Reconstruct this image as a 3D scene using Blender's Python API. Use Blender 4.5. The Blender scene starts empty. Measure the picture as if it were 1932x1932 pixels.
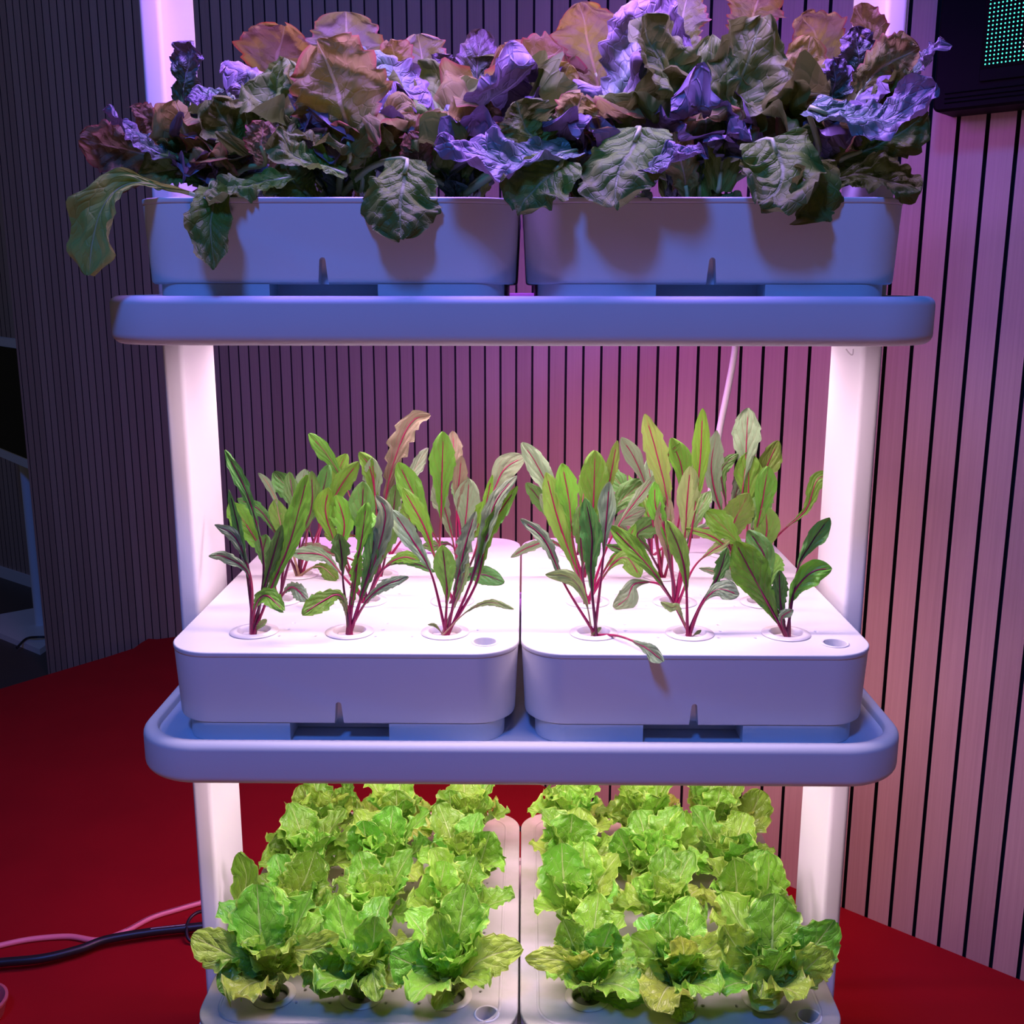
import bpy, bmesh, math, random
import numpy as np
from mathutils import Vector, Matrix

random.seed(7)
SC = bpy.context.scene
COL = SC.collection

# ------------------------------------------------------------------ camera
F = 1970.57
CAM = np.array([0.00345, -1.09808, 0.39740])
YAW, PITCH, ROLL = -0.01117, 0.21206, 0.00086


def cam_axes():
    cy, sy = math.cos(YAW), math.sin(YAW)
    cp, sp = math.cos(PITCH), math.sin(PITCH)
    f = np.array([sy * cp, cy * cp, -sp])
    r = np.array([cy, -sy, 0.0])
    u = np.cross(r, f)
    return r * math.cos(ROLL) + u * math.sin(ROLL), -r * math.sin(ROLL) + u * math.cos(ROLL), f


CR, CU, CF = cam_axes()
cd = bpy.data.cameras.new('camera')
cam = bpy.data.objects.new('camera', cd)
COL.objects.link(cam)
cam.matrix_world = Matrix(((CR[0], CU[0], -CF[0], CAM[0]), (CR[1], CU[1], -CF[1], CAM[1]),
                           (CR[2], CU[2], -CF[2], CAM[2]), (0, 0, 0, 1)))
cd.sensor_width = 36
cd.lens = F / 1932 * 36
cd.clip_start = 0.02
SC.camera = cam


def at(px, py, Y):
    """the point of the place at depth Y that is seen at photo pixel (px, py)"""
    d = CF + (px - 966) / F * CR + (966 - py) / F * CU
    return CAM + d * (Y - CAM[1]) / d[1]


def atz(px, py, z):
    d = CF + (px - 966) / F * CR + (966 - py) / F * CU
    return CAM + d * (z - CAM[2]) / d[2]


# ------------------------------------------------------------------ materials
def new_mat(name):
    m = bpy.data.materials.new(name)
    m.use_nodes = True
    nt = m.node_tree
    nt.nodes.clear()
    out = nt.nodes.new('ShaderNodeOutputMaterial')
    return m, nt, out


def N(nt, kind, **kw):
    n = nt.nodes.new(kind)
    for k, v in kw.items():
        if k.startswith('i_'):
            key = k[2:].replace('_', ' ')
            n.inputs[key].default_value = v
        else:
            setattr(n, k, v)
    return n


def plain(name, col, rough=0.5, noise=0.04, scale=30, metallic=0.0, spec=0.5, bump=0.0, bscale=400):
    m, nt, out = new_mat(name)
    b = N(nt, 'ShaderNodeBsdfPrincipled')
    b.inputs['Roughness'].default_value = rough
    b.inputs['Metallic'].default_value = metallic
    b.inputs['Specular IOR Level'].default_value = spec
    tc = N(nt, 'ShaderNodeTexCoord')
    nz = N(nt, 'ShaderNodeTexNoise')
    nz.inputs['Scale'].default_value = scale
    nz.inputs['Detail'].default_value = 4
    nt.links.new(tc.outputs['Object'], nz.inputs['Vector'])
    mx = N(nt, 'ShaderNodeMix', data_type='RGBA')
    mx.inputs['A'].default_value = (*[c * (1 - noise) for c in col], 1)
    mx.inputs['B'].default_value = (*[min(1, c * (1 + noise)) for c in col], 1)
    nt.links.new(nz.outputs['Fac'], mx.inputs['Factor'])
    nt.links.new(mx.outputs['Result'], b.inputs['Base Color'])
    if bump:
        n2 = N(nt, 'ShaderNodeTexNoise')
        n2.inputs['Scale'].default_value = bscale
        nt.links.new(tc.outputs['Object'], n2.inputs['Vector'])
        bp = N(nt, 'ShaderNodeBump')
        bp.inputs['Strength'].default_value = bump
        bp.inputs['Distance'].default_value = 0.002
        nt.links.new(n2.outputs['Fac'], bp.inputs['Height'])
        nt.links.new(bp.outputs['Normal'], b.inputs['Normal'])
    nt.links.new(b.outputs['BSDF'], out.inputs['Surface'])
    return m


def emit(name, col, strength):
    m, nt, out = new_mat(name)
    e = N(nt, 'ShaderNodeEmission')
    e.inputs['Color'].default_value = (*col, 1)
    e.inputs['Strength'].default_value = strength
    nt.links.new(e.outputs['Emission'], out.inputs['Surface'])
    return m


def wood_mat(name, c1, c2):
    m, nt, out = new_mat(name)
    b = N(nt, 'ShaderNodeBsdfPrincipled')
    b.inputs['Roughness'].default_value = 0.5
    b.inputs['Specular IOR Level'].default_value = 0.35
    tc = N(nt, 'ShaderNodeTexCoord')
    mp = N(nt, 'ShaderNodeMapping')
    mp.inputs['Scale'].default_value = (160, 160, 2.2)
    nt.links.new(tc.outputs['Object'], mp.inputs['Vector'])
    nz = N(nt, 'ShaderNodeTexNoise')
    nz.inputs['Scale'].default_value = 1.6
    nz.inputs['Detail'].default_value = 6
    nz.inputs['Roughness'].default_value = 0.65
    nt.links.new(mp.outputs['Vector'], nz.inputs['Vector'])
    at_ = N(nt, 'ShaderNodeAttribute', attribute_name='tone')
    ad = N(nt, 'ShaderNodeMath', operation='MULTIPLY_ADD')
    ad.inputs[1].default_value = 0.6
    nt.links.new(at_.outputs['Fac'], ad.inputs[0])
    nt.links.new(nz.outputs['Fac'], ad.inputs[2])
    sb = N(nt, 'ShaderNodeMath', operation='SUBTRACT')
    sb.inputs[1].default_value = 0.3
    nt.links.new(ad.outputs[0], sb.inputs[0])
    mx = N(nt, 'ShaderNodeMix', data_type='RGBA', clamp_factor=True)
    mx.inputs['A'].default_value = (*c1, 1)
    mx.inputs['B'].default_value = (*c2, 1)
    nt.links.new(sb.outputs[0], mx.inputs['Factor'])
    nt.links.new(mx.outputs['Result'], b.inputs['Base Color'])
    bp = N(nt, 'ShaderNodeBump')
    bp.inputs['Strength'].default_value = 0.15
    bp.inputs['Distance'].default_value = 0.001
    nt.links.new(nz.outputs['Fac'], bp.inputs['Height'])
    nt.links.new(bp.outputs['Normal'], b.inputs['Normal'])
    nt.links.new(b.outputs['BSDF'], out.inputs['Surface'])
    return m


def leaf_mat(name, base, tip, vein, edge=None, rough=0.45, transl=0.3, nv=9, slant=0.9, veinw=0.07, pucker=0.5,
             back=None, tcurve=(0.35, 0.95), vstr=0.5, spec=0.5, var=0.12, pscale=(26, 40)):
    """leaf surface driven by the leaf's own UV: u runs across, v from stalk to tip"""
    m, nt, out = new_mat(name)
    L = nt.links.new
    b = N(nt, 'ShaderNodeBsdfPrincipled')
    b.inputs['Roughness'].default_value = rough
    b.inputs['Specular IOR Level'].default_value = spec
    uv = N(nt, 'ShaderNodeUVMap')
    sep = N(nt, 'ShaderNodeSeparateXYZ')
    L(uv.outputs['UV'], sep.inputs[0])

    def math_(op, a=None, b_=None, c=None):
        n = N(nt, 'ShaderNodeMath', operation=op)
        for i, x in enumerate((a, b_, c)):
            if x is None:
                continue
            if isinstance(x, (int, float)):
                n.inputs[i].default_value = x
            else:
                L(x, n.inputs[i])
        return n.outputs[0]

    U, V = sep.outputs['X'], sep.outputs['Y']
    au = math_('ABSOLUTE', math_('SUBTRACT', math_('MULTIPLY', U, 2.0), 1.0))      # 0 midrib .. 1 edge
    nz = N(nt, 'ShaderNodeTexNoise')
    nz.inputs['Scale'].default_value = 5
    nz.inputs['Detail'].default_value = 5
    oi = N(nt, 'ShaderNodeObjectInfo')
    addv = N(nt, 'ShaderNodeVectorMath', operation='ADD')
    L(uv.outputs['UV'], addv.inputs[0])
    cmb = N(nt, 'ShaderNodeCombineXYZ')
    L(math_('MULTIPLY', oi.outputs['Random'], 40.0), cmb.inputs[0])
    L(oi.outputs['Random'], cmb.inputs[2])
    L(cmb.outputs[0], addv.inputs[1])
    L(addv.outputs[0], nz.inputs['Vector'])
    nzc = math_('SUBTRACT', nz.outputs['Fac'], 0.5)
    # lateral veins
    ph = math_('ADD', math_('SUBTRACT', math_('MULTIPLY', V, float(nv)), math_('MULTIPLY', math_('POWER', au, 0.8), nv * 0.22 * slant)),
               math_('MULTIPLY', nzc, 0.5))
    tri = math_('ABSOLUTE', math_('SUBTRACT', math_('FRACT', ph), 0.5))            # 0.5 at veins
    mr = N(nt, 'ShaderNodeMapRange', interpolation_type='SMOOTHSTEP')
    mr.inputs['From Min'].default_value = 0.5 - veinw
    mr.inputs['From Max'].default_value = 0.5
    L(tri, mr.inputs['Value'])
    fade = N(nt, 'ShaderNodeMapRange')
    fade.inputs['From Min'].default_value = 1.0
    fade.inputs['From Max'].default_value = 0.35
    L(au, fade.inputs['Value'])
    lat = math_('MULTIPLY', mr.outputs[0], fade.outputs[0])
    mid = N(nt, 'ShaderNodeMapRange', interpolation_type='SMOOTHSTEP')
    mid.inputs['From Max'].default_value = 0.02
    mw = math_('MULTIPLY_ADD', math_('SUBTRACT', 1.0, V), 0.10, 0.022)
    L(mw, mid.inputs['From Min'])
    L(au, mid.inputs['Value'])
    # fine network
    mp = N(nt, 'ShaderNodeMapping')
    mp.inputs['Scale'].default_value = (pscale[0] * 0.5, pscale[1] * 0.5, 1)
    L(addv.outputs[0], mp.inputs['Vector'])
    vo = N(nt, 'ShaderNodeTexVoronoi', feature='DISTANCE_TO_EDGE')
    vo.inputs['Scale'].default_value = 1.0
    L(mp.outputs[0], vo.inputs['Vector'])
    net = N(nt, 'ShaderNodeMapRange')
    net.inputs['From Min'].default_value = 0.08
    net.inputs['From Max'].default_value = 0.0
    L(vo.outputs['Distance'], net.inputs['Value'])
    # colour
    tm = N(nt, 'ShaderNodeMapRange', interpolation_type='SMOOTHSTEP')
    tm.inputs['From Min'].default_value = tcurve[0]
    tm.inputs['From Max'].default_value = tcurve[1]
    L(math_('ADD', math_('ADD', V, math_('MULTIPLY', math_('POWER', au, 3.0), 0.3)), math_('MULTIPLY', nzc, 0.5)), tm.inputs['Value'])
    c1 = N(nt, 'ShaderNodeMix', data_type='RGBA')
    c1.inputs['A'].default_value = (*base, 1)
    c1.inputs['B'].default_value = (*tip, 1)
    L(tm.outputs[0], c1.inputs['Factor'])
    hv = N(nt, 'ShaderNodeHueSaturation')
    L(c1.outputs['Result'], hv.inputs['Color'])
    L(math_('ADD', math_('MULTIPLY', math_('SUBTRACT', oi.outputs['Random'], 0.5), var * 0.25), 0.5), hv.inputs['Hue'])
    L(math_('ADD', math_('MULTIPLY', math_('ADD', nzc, math_('SUBTRACT', oi.outputs['Random'], 0.5)), var * 3), 1.0), hv.inputs['Value'])
    c2 = N(nt, 'ShaderNodeMix', data_type='RGBA')
    c2.inputs['B'].default_value = (*vein, 1)
    L(hv.outputs['Color'], c2.inputs['A'])
    vm = math_('MAXIMUM', math_('MULTIPLY', math_('MAXIMUM', lat, math_('MULTIPLY', net.outputs[0], 0.35)), vstr), math_('MULTIPLY', mid.outputs[0], 0.9))
    L(vm, c2.inputs['Factor'])
    colour = c2.outputs['Result']
    if edge:
        c3 = N(nt, 'ShaderNodeMix', data_type='RGBA')
        c3.inputs['B'].default_value = (*edge, 1)
        em = N(nt, 'ShaderNodeMapRange')
        em.inputs['From Min'].default_value = 0.9
        em.inputs['From Max'].default_value = 1.0
        L(math_('ADD', au, math_('MULTIPLY', nzc, 0.15)), em.inputs['Value'])
        L(em.outputs[0], c3.inputs['Factor'])
        L(colour, c3.inputs['A'])
        colour = c3.outputs['Result']
    if back:
        ge = N(nt, 'ShaderNodeNewGeometry')
        c4 = N(nt, 'ShaderNodeMix', data_type='RGBA')
        c4.inputs['B'].default_value = (*back, 1)
        L(colour, c4.inputs['A'])
        L(math_('MULTIPLY', ge.outputs['Backfacing'], 0.6), c4.inputs['Factor'])
        colour = c4.outputs['Result']
    L(colour, b.inputs['Base Color'])
    # relief: blistered between the veins
    blis = math_('MULTIPLY', math_('POWER', math_('SUBTRACT', 1.0, math_('MULTIPLY', tri, 2.0)), 0.6), math_('SUBTRACT', 1.0, mid.outputs[0]))
    mp2 = N(nt, 'ShaderNodeMapping')
    mp2.inputs['Scale'].default_value = (pscale[0] * 0.35, pscale[1] * 0.35, 1)
    L(addv.outputs[0], mp2.inputs['Vector'])
    vo2 = N(nt, 'ShaderNodeTexVoronoi', feature='SMOOTH_F1')
    vo2.inputs['Scale'].default_value = 1.0
    L(mp2.outputs[0], vo2.inputs['Vector'])
    h = math_('SUBTRACT', math_('ADD', math_('MULTIPLY', blis, 0.6), math_('SUBTRACT', 1.0, vo2.outputs['Distance'])), math_('MULTIPLY', net.outputs[0], 0.15))
    bp = N(nt, 'ShaderNodeBump')
    bp.inputs['Strength'].default_value = pucker
    bp.inputs['Distance'].default_value = 0.004
    L(h, bp.inputs['Height'])
    L(bp.outputs['Normal'], b.inputs['Normal'])
    tr = N(nt, 'ShaderNodeBsdfTranslucent')
    L(colour, tr.inputs['Color'])
    L(bp.outputs['Normal'], tr.inputs['Normal'])
    ms = N(nt, 'ShaderNodeMixShader')
    ms.inputs[0].default_value = transl
    L(b.outputs['BSDF'], ms.inputs[1])
    L(tr.outputs['BSDF'], ms.inputs[2])
    L(ms.outputs[0], out.inputs['Surface'])
    return m


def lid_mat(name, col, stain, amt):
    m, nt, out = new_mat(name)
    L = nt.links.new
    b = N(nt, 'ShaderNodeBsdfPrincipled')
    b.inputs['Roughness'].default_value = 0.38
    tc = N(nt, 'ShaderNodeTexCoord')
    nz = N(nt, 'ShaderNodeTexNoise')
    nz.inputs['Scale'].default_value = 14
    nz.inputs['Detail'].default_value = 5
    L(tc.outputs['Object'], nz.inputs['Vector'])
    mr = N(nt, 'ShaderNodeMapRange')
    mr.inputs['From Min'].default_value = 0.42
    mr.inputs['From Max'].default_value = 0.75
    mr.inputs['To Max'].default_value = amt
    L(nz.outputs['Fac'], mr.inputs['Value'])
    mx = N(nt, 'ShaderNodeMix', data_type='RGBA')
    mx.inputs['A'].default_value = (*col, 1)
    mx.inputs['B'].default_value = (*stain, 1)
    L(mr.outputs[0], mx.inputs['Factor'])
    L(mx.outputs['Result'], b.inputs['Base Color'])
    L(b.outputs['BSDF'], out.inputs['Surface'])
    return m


M = {}
M['white'] = plain('white_plastic', (0.78, 0.78, 0.79), 0.42, 0.015, 12)
M['shelf'] = plain('shelf_powder_coat', (0.66, 0.67, 0.70), 0.5, 0.02, 20, bump=0.08, bscale=1500)
M['post'] = plain('post_powder_coat', (0.74, 0.73, 0.74), 0.36, 0.015, 15)
M['foot'] = plain('foot_plastic', (0.70, 0.71, 0.73), 0.45, 0.02, 20)
M['lid'] = lid_mat('lid_clean', (0.73, 0.72, 0.73), (0.58, 0.57, 0.57), 0.25)
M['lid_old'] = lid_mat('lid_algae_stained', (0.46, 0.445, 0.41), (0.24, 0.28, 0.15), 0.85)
M['dark_gap'] = plain('dark_gap', (0.03, 0.03, 0.04), 0.7)
M['black'] = plain('black_plastic', (0.003, 0.003, 0.004), 0.55, 0.1, spec=0.08)
M['black_rubber'] = plain('black_rubber', (0.015, 0.014, 0.016), 0.4, 0.1)
M['felt'] = plain('black_felt', (0.012, 0.011, 0.014), 0.9)
M['red'] = plain("red_carpet", (0.31, 0.005, 0.009), 0.85, 0.12, 7, spec=0.15, bump=0.25, bscale=900)
M['wood'] = wood_mat('slat_oak', (0.38, 0.255, 0.215), (0.56, 0.395, 0.335))
M['floorwood'] = wood_mat('floor_wood', (0.08, 0.06, 0.05), (0.14, 0.11, 0.09))
M['pink_cable'] = plain('pink_cable', (0.85, 0.24, 0.30), 0.4)
M['pale_cable'] = plain('pale_cable', (0.75, 0.66, 0.68), 0.45)
M['pink'] = plain('pink_plastic', (0.50, 0.12, 0.15), 0.5)
M['ink'] = plain('cable_print', (0.12, 0.03, 0.05), 0.6)
M['inkw'] = plain('cable_print_white', (0.5, 0.5, 0.5), 0.6)
M['cup'] = plain('cup_plastic', (0.72, 0.68, 0.68), 0.2, 0.03)
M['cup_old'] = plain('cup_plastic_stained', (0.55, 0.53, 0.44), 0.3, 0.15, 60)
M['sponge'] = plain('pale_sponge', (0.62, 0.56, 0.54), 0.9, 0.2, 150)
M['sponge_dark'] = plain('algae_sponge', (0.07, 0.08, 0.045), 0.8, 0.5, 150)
M['stalk'] = plain('red_stalk', (0.30, 0.006, 0.07), 0.3, 0.25, 60)
M['stalk_dark'] = plain('dark_red_stalk', (0.12, 0.006, 0.045), 0.3, 0.25, 60)
M['stalk_pale'] = plain('pale_stalk', (0.42, 0.26, 0.16), 0.35, 0.25, 60)
M['screen'] = plain('screen_glass', (0.003, 0.003, 0.004), 0.5, spec=0.08)
M['stem_green'] = plain('pale_green_stem', (0.30, 0.42, 0.14), 0.4, 0.15, 60)
M['lamp_pink'] = emit('grow_lamp_pink', (1.0, 0.70, 0.87), 38.0)
M['lamp_violet'] = emit('grow_lamp_violet', (0.40, 0.20, 1.0), 125.0)
M['lamp_warm'] = emit('grow_lamp_warm', (1.0, 0.62, 0.66), 20.0)
M['wash_magenta'] = emit('added_wash_magenta', (0.85, 0.13, 0.95), 80.0)  # magenta, rose and purple: added wall washes, not lamps of the rack
M['wash_rose'] = emit('added_wash_rose', (1.0, 0.42, 0.46), 62.0)
M['wash_purple'] = emit('added_wash_purple', (0.46, 0.05, 1.0), 72.0)
M['led_green'] = emit('led_green', (0.06, 1.0, 0.62), 3.0)
M['led_white'] = emit('led_white', (0.9, 0.8, 1.0), 3.0)

# chicory
CH = dict(rough=0.42, nv=8, slant=1.4, veinw=0.10, pucker=0.45, vstr=0.45, spec=0.45)
M['c_green'] = leaf_mat('chicory_green', (0.10, 0.30, 0.03), (0.15, 0.42, 0.035), (0.30, 0.10, 0.06), transl=0.3, **CH)
M['c_lime'] = leaf_mat('chicory_lime', (0.15, 0.34, 0.045), (0.21, 0.44, 0.06), (0.34, 0.16, 0.08), transl=0.35, **CH)
M['c_dark'] = leaf_mat('chicory_dark', (0.075, 0.20, 0.04), (0.10, 0.29, 0.05), (0.25, 0.04, 0.06), transl=0.2, **CH)
M['c_grey'] = leaf_mat('chicory_grey', (0.15, 0.28, 0.11), (0.26, 0.40, 0.20), (0.32, 0.15, 0.12), transl=0.2, **CH)
M['c_red'] = leaf_mat('chicory_red', (0.17, 0.11, 0.07), (0.26, 0.24, 0.13), (0.42, 0.05, 0.10), transl=0.2, **CH)
M['c_yel'] = leaf_mat('chicory_yellow', (0.19, 0.27, 0.06), (0.22, 0.32, 0.06), (0.36, 0.08, 0.07), transl=0.3, **CH)
M['c_pale'] = leaf_mat('chicory_pale', (0.28, 0.40, 0.11), (0.30, 0.44, 0.14), (0.36, 0.22, 0.12), transl=0.35, **CH)
# bottom lettuce
LT = dict(rough=0.33, nv=6, slant=1.5, veinw=0.05, pucker=0.8, vstr=0.5, spec=0.5, pscale=(20, 24))
M['l_a'] = leaf_mat('lettuce_fresh', (0.36, 0.60, 0.07), (0.26, 0.58, 0.045), (0.52, 0.72, 0.22), edge=(0.50, 0.74, 0.12), transl=0.35, **LT)
M['l_b'] = leaf_mat('lettuce_deep', (0.27, 0.52, 0.05), (0.15, 0.44, 0.03), (0.44, 0.64, 0.20), edge=(0.42, 0.66, 0.12), transl=0.3, **LT)
M['l_c'] = leaf_mat('lettuce_yellow', (0.44, 0.62, 0.09), (0.42, 0.64, 0.07), (0.60, 0.72, 0.25), edge=(0.58, 0.70, 0.14), transl=0.4, **LT)
# top red lettuce
TP = dict(rough=0.42, nv=8, slant=1.2, veinw=0.05, vstr=0.2, spec=0.35, pscale=(16, 22))
M['t_green'] = leaf_mat('red_lettuce_green', (0.14, 0.27, 0.03), (0.15, 0.21, 0.045), (0.20, 0.29, 0.10), transl=0.25, pucker=0.65, **dict(TP, spec=0.18, rough=0.5))
M['t_violet_lit'] = leaf_mat('red_lettuce_violet_lit', (0.09, 0.17, 0.09), (0.18, 0.14, 0.19), (0.30, 0.30, 0.32), transl=0.10, pucker=1.0, **TP)  # violet lamp light on the upper faces is mixed into this leaf colour
M['t_olive'] = leaf_mat('red_lettuce_olive', (0.24, 0.28, 0.05), (0.32, 0.27, 0.08), (0.50, 0.44, 0.24), edge=(0.34, 0.12, 0.07), transl=0.5, pucker=0.65, **dict(TP, spec=0.18, rough=0.5))
M['t_limb'] = leaf_mat('red_lettuce_limb', (0.30, 0.40, 0.06), (0.30, 0.37, 0.07), (0.42, 0.48, 0.20), transl=0.3, pucker=0.65, **dict(TP, spec=0.18, rough=0.5))
M['t_bronze'] = leaf_mat('red_lettuce_bronze', (0.22, 0.20, 0.08), (0.27, 0.17, 0.09), (0.40, 0.30, 0.20), edge=(0.32, 0.06, 0.06), transl=0.5, pucker=0.65, **dict(TP, spec=0.18, rough=0.5))
M['t_pale'] = leaf_mat('red_lettuce_pale', (0.24, 0.30, 0.13), (0.34, 0.32, 0.24), (0.5, 0.46, 0.38), edge=(0.45, 0.15, 0.15), transl=0.3, pucker=0.65, **dict(TP, spec=0.18, rough=0.5))
M['t_deep'] = leaf_mat('red_lettuce_deep', (0.12, 0.21, 0.024), (0.14, 0.18, 0.035), (0.24, 0.30, 0.11), transl=0.3, pucker=0.65, **dict(TP, spec=0.18, rough=0.5))


# ------------------------------------------------------------------ object helpers
def link(name, me, mats=None, parent=None, smooth=True):
    o = bpy.data.objects.new(name, me)
    COL.objects.link(o)
    if mats is not None:
        for m in (mats if isinstance(mats, (list, tuple)) else [mats]):
            me.materials.append(m)
    if parent is not None:
        o.parent = parent
    if smooth:
        me.shade_smooth()
    return o


def mesh(name, verts, faces):
    me = bpy.data.meshes.new(name)
    me.from_pydata([tuple(map(float, v)) for v in verts], [], faces)
    me.update()
    return me


def tag(o, label=None, cat=None, group=None, kind=None):
    if label:
        o['label'] = label
    if cat:
        o['category'] = cat
    if group:
        o['group'] = group
    if kind:
        o['kind'] = kind
    return o


def empty(name, loc, label=None, cat=None, group=None):
    o = bpy.data.objects.new(name, None)
    COL.objects.link(o)
    o.location = loc
    o.empty_display_size = 0.02
    return tag(o, label, cat, group)


def sharp_smooth(o, ang=35):
    me = o.data
    me.shade_smooth()
    bm = bmesh.new()
    bm.from_mesh(me)
    for e in bm.edges:
        if len(e.link_faces) == 2 and e.calc_face_angle(0) > math.radians(ang):
            e.smooth = False
    bm.to_mesh(me)
    bm.free()


def box_mesh(name, boxes):
    V_, F_ = [], []
    for (x0, x1, y0, y1, z0, z1) in boxes:
        b = len(V_)
        V_ += [(x0, y0, z0), (x1, y0, z0), (x1, y1, z0), (x0, y1, z0), (x0, y0, z1), (x1, y0, z1), (x1, y1, z1), (x0, y1, z1)]
        F_ += [(b, b + 3, b + 2, b + 1), (b + 4, b + 5, b + 6, b + 7), (b, b + 1, b + 5, b + 4), (b + 1, b + 2, b + 6, b + 5),
               (b + 2, b + 3, b + 7, b + 6), (b + 3, b, b + 4, b + 7)]
    return mesh(name, V_, F_)


def rrect(x0, x1, y0, y1, r, n=8):
    pts = []
    for cx, cy, a0 in ((x1 - r, y1 - r, 0), (x0 + r, y1 - r, 90), (x0 + r, y0 + r, 180), (x1 - r, y0 + r, 270)):
        for i in range(n + 1):
            a = math.radians(a0 + 90 * i / n)
            pts.append((cx + r * math.cos(a), cy + r * math.sin(a)))
    return pts


def loft(name, rings, cap0=True, cap1=True):
    """rings: list of (points2d, z) with equal counts"""
    V_, F_ = [], []
    n = len(rings[0][0])
    for pts, z in rings:
        V_ += [(x, y, z) for x, y in pts]
    for k in range(len(rings) - 1):
        a, b = k * n, (k + 1) * n
        for i in range(n):
            j = (i + 1) % n
            F_.append((a + i, a + j, b + j, b + i))
    if cap0:
        F_.append(tuple(range(n - 1, -1, -1)))
    if cap1:
        b = (len(rings) - 1) * n
        F_.append(tuple(b + i for i in range(n)))
    return mesh(name, V_, F_)


def lathe_mesh(name, prof, n=32, c=(0, 0, 0)):
    V_, F_ = [], []
    for r, z in prof:
        for i in range(n):
            a = 2 * math.pi * i / n
            V_.append((c[0] + r * math.cos(a), c[1] + r * math.sin(a), c[2] + z))
    for k in range(len(prof) - 1):
        for i in range(n):
            j = (i + 1) % n
            F_.append((k * n + i, k * n + j, (k + 1) * n + j, (k + 1) * n + i))
    return mesh(name, V_, F_)


def catmull(P, n):
    P = np.asarray(P, float)
    if len(P) == 2:
        t = np.linspace(0, 1, n)[:, None]
        return P[0] * (1 - t) + P[1] * t
    Q = np.vstack([2 * P[0] - P[1], P, 2 * P[-1] - P[-2]])
    out = []
    m = 24
    for i in range(1, len(Q) - 2):
        p0, p1, p2, p3 = Q[i - 1], Q[i], Q[i + 1], Q[i + 2]
        t = np.linspace(0, 1, m, endpoint=False)[:, None]
        out.append(0.5 * ((2 * p1) + (-p0 + p2) * t + (2 * p0 - 5 * p1 + 4 * p2 - p3) * t ** 2 + (-p0 + 3 * p1 - 3 * p2 + p3) * t ** 3))
    out.append(P[-1:])
    C = np.vstack(out)
    s = np.concatenate([[0], np.cumsum(np.linalg.norm(np.diff(C, axis=0), axis=1))])
    t = np.linspace(0, s[-1], n)
    return np.stack([np.interp(t, s, C[:, k]) for k in range(3)], 1)


def frames(C, hint):
    T = np.gradient(C, axis=0)
    T /= np.linalg.norm(T, axis=1)[:, None] + 1e-12
    H = np.broadcast_to(np.asarray(hint, float), C.shape)
    Nn = H - (H * T).sum(1)[:, None] * T
    ln = np.linalg.norm(Nn, axis=1)
    last = None
    for i in range(len(C)):
        if ln[i] < 0.25:
            if last is not None:
                v = last - (last @ T[i]) * T[i]
                Nn[i] = v / (np.linalg.norm(v) + 1e-9)
            else:
                Nn[i] = Nn[i] / (ln[i] + 1e-9)
        else:
            Nn[i] /= ln[i]
            if last is not None and Nn[i] @ last < 0:
                Nn[i] = -Nn[i]
        last = Nn[i]
    for _ in range(2):
        Nn[1:-1] = (Nn[:-2] + Nn[1:-1] * 2 + Nn[2:]) / 4
    Nn /= np.linalg.norm(Nn, axis=1)[:, None] + 1e-9
    S = np.cross(T, Nn)
    return T, S, Nn


def tube_mesh(name, P, r0, r1=None, n=40, k=8, flat=1.0):
    C = catmull(P, n)
    T, S, Nn = frames(C, (0.13, -0.3, 0.94))
    r = np.linspace(r0, r1 if r1 is not None else r0, n)
    V_, F_ = [], []
    for i in range(n):
        for j in range(k):
            a = 2 * math.pi * j / k
            V_.append(C[i] + r[i] * (math.cos(a) * S[i] + math.sin(a) * flat * Nn[i]))
    for i in range(n - 1):
        for j in range(k):
            j2 = (j + 1) % k
            F_.append((i * k + j, i * k + j2, (i + 1) * k + j2, (i + 1) * k + j))
    F_.append(tuple(range(k - 1, -1, -1)))
    F_.append(tuple((n - 1) * k + j for j in range(k)))
    return mesh(name, V_, F_)


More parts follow.
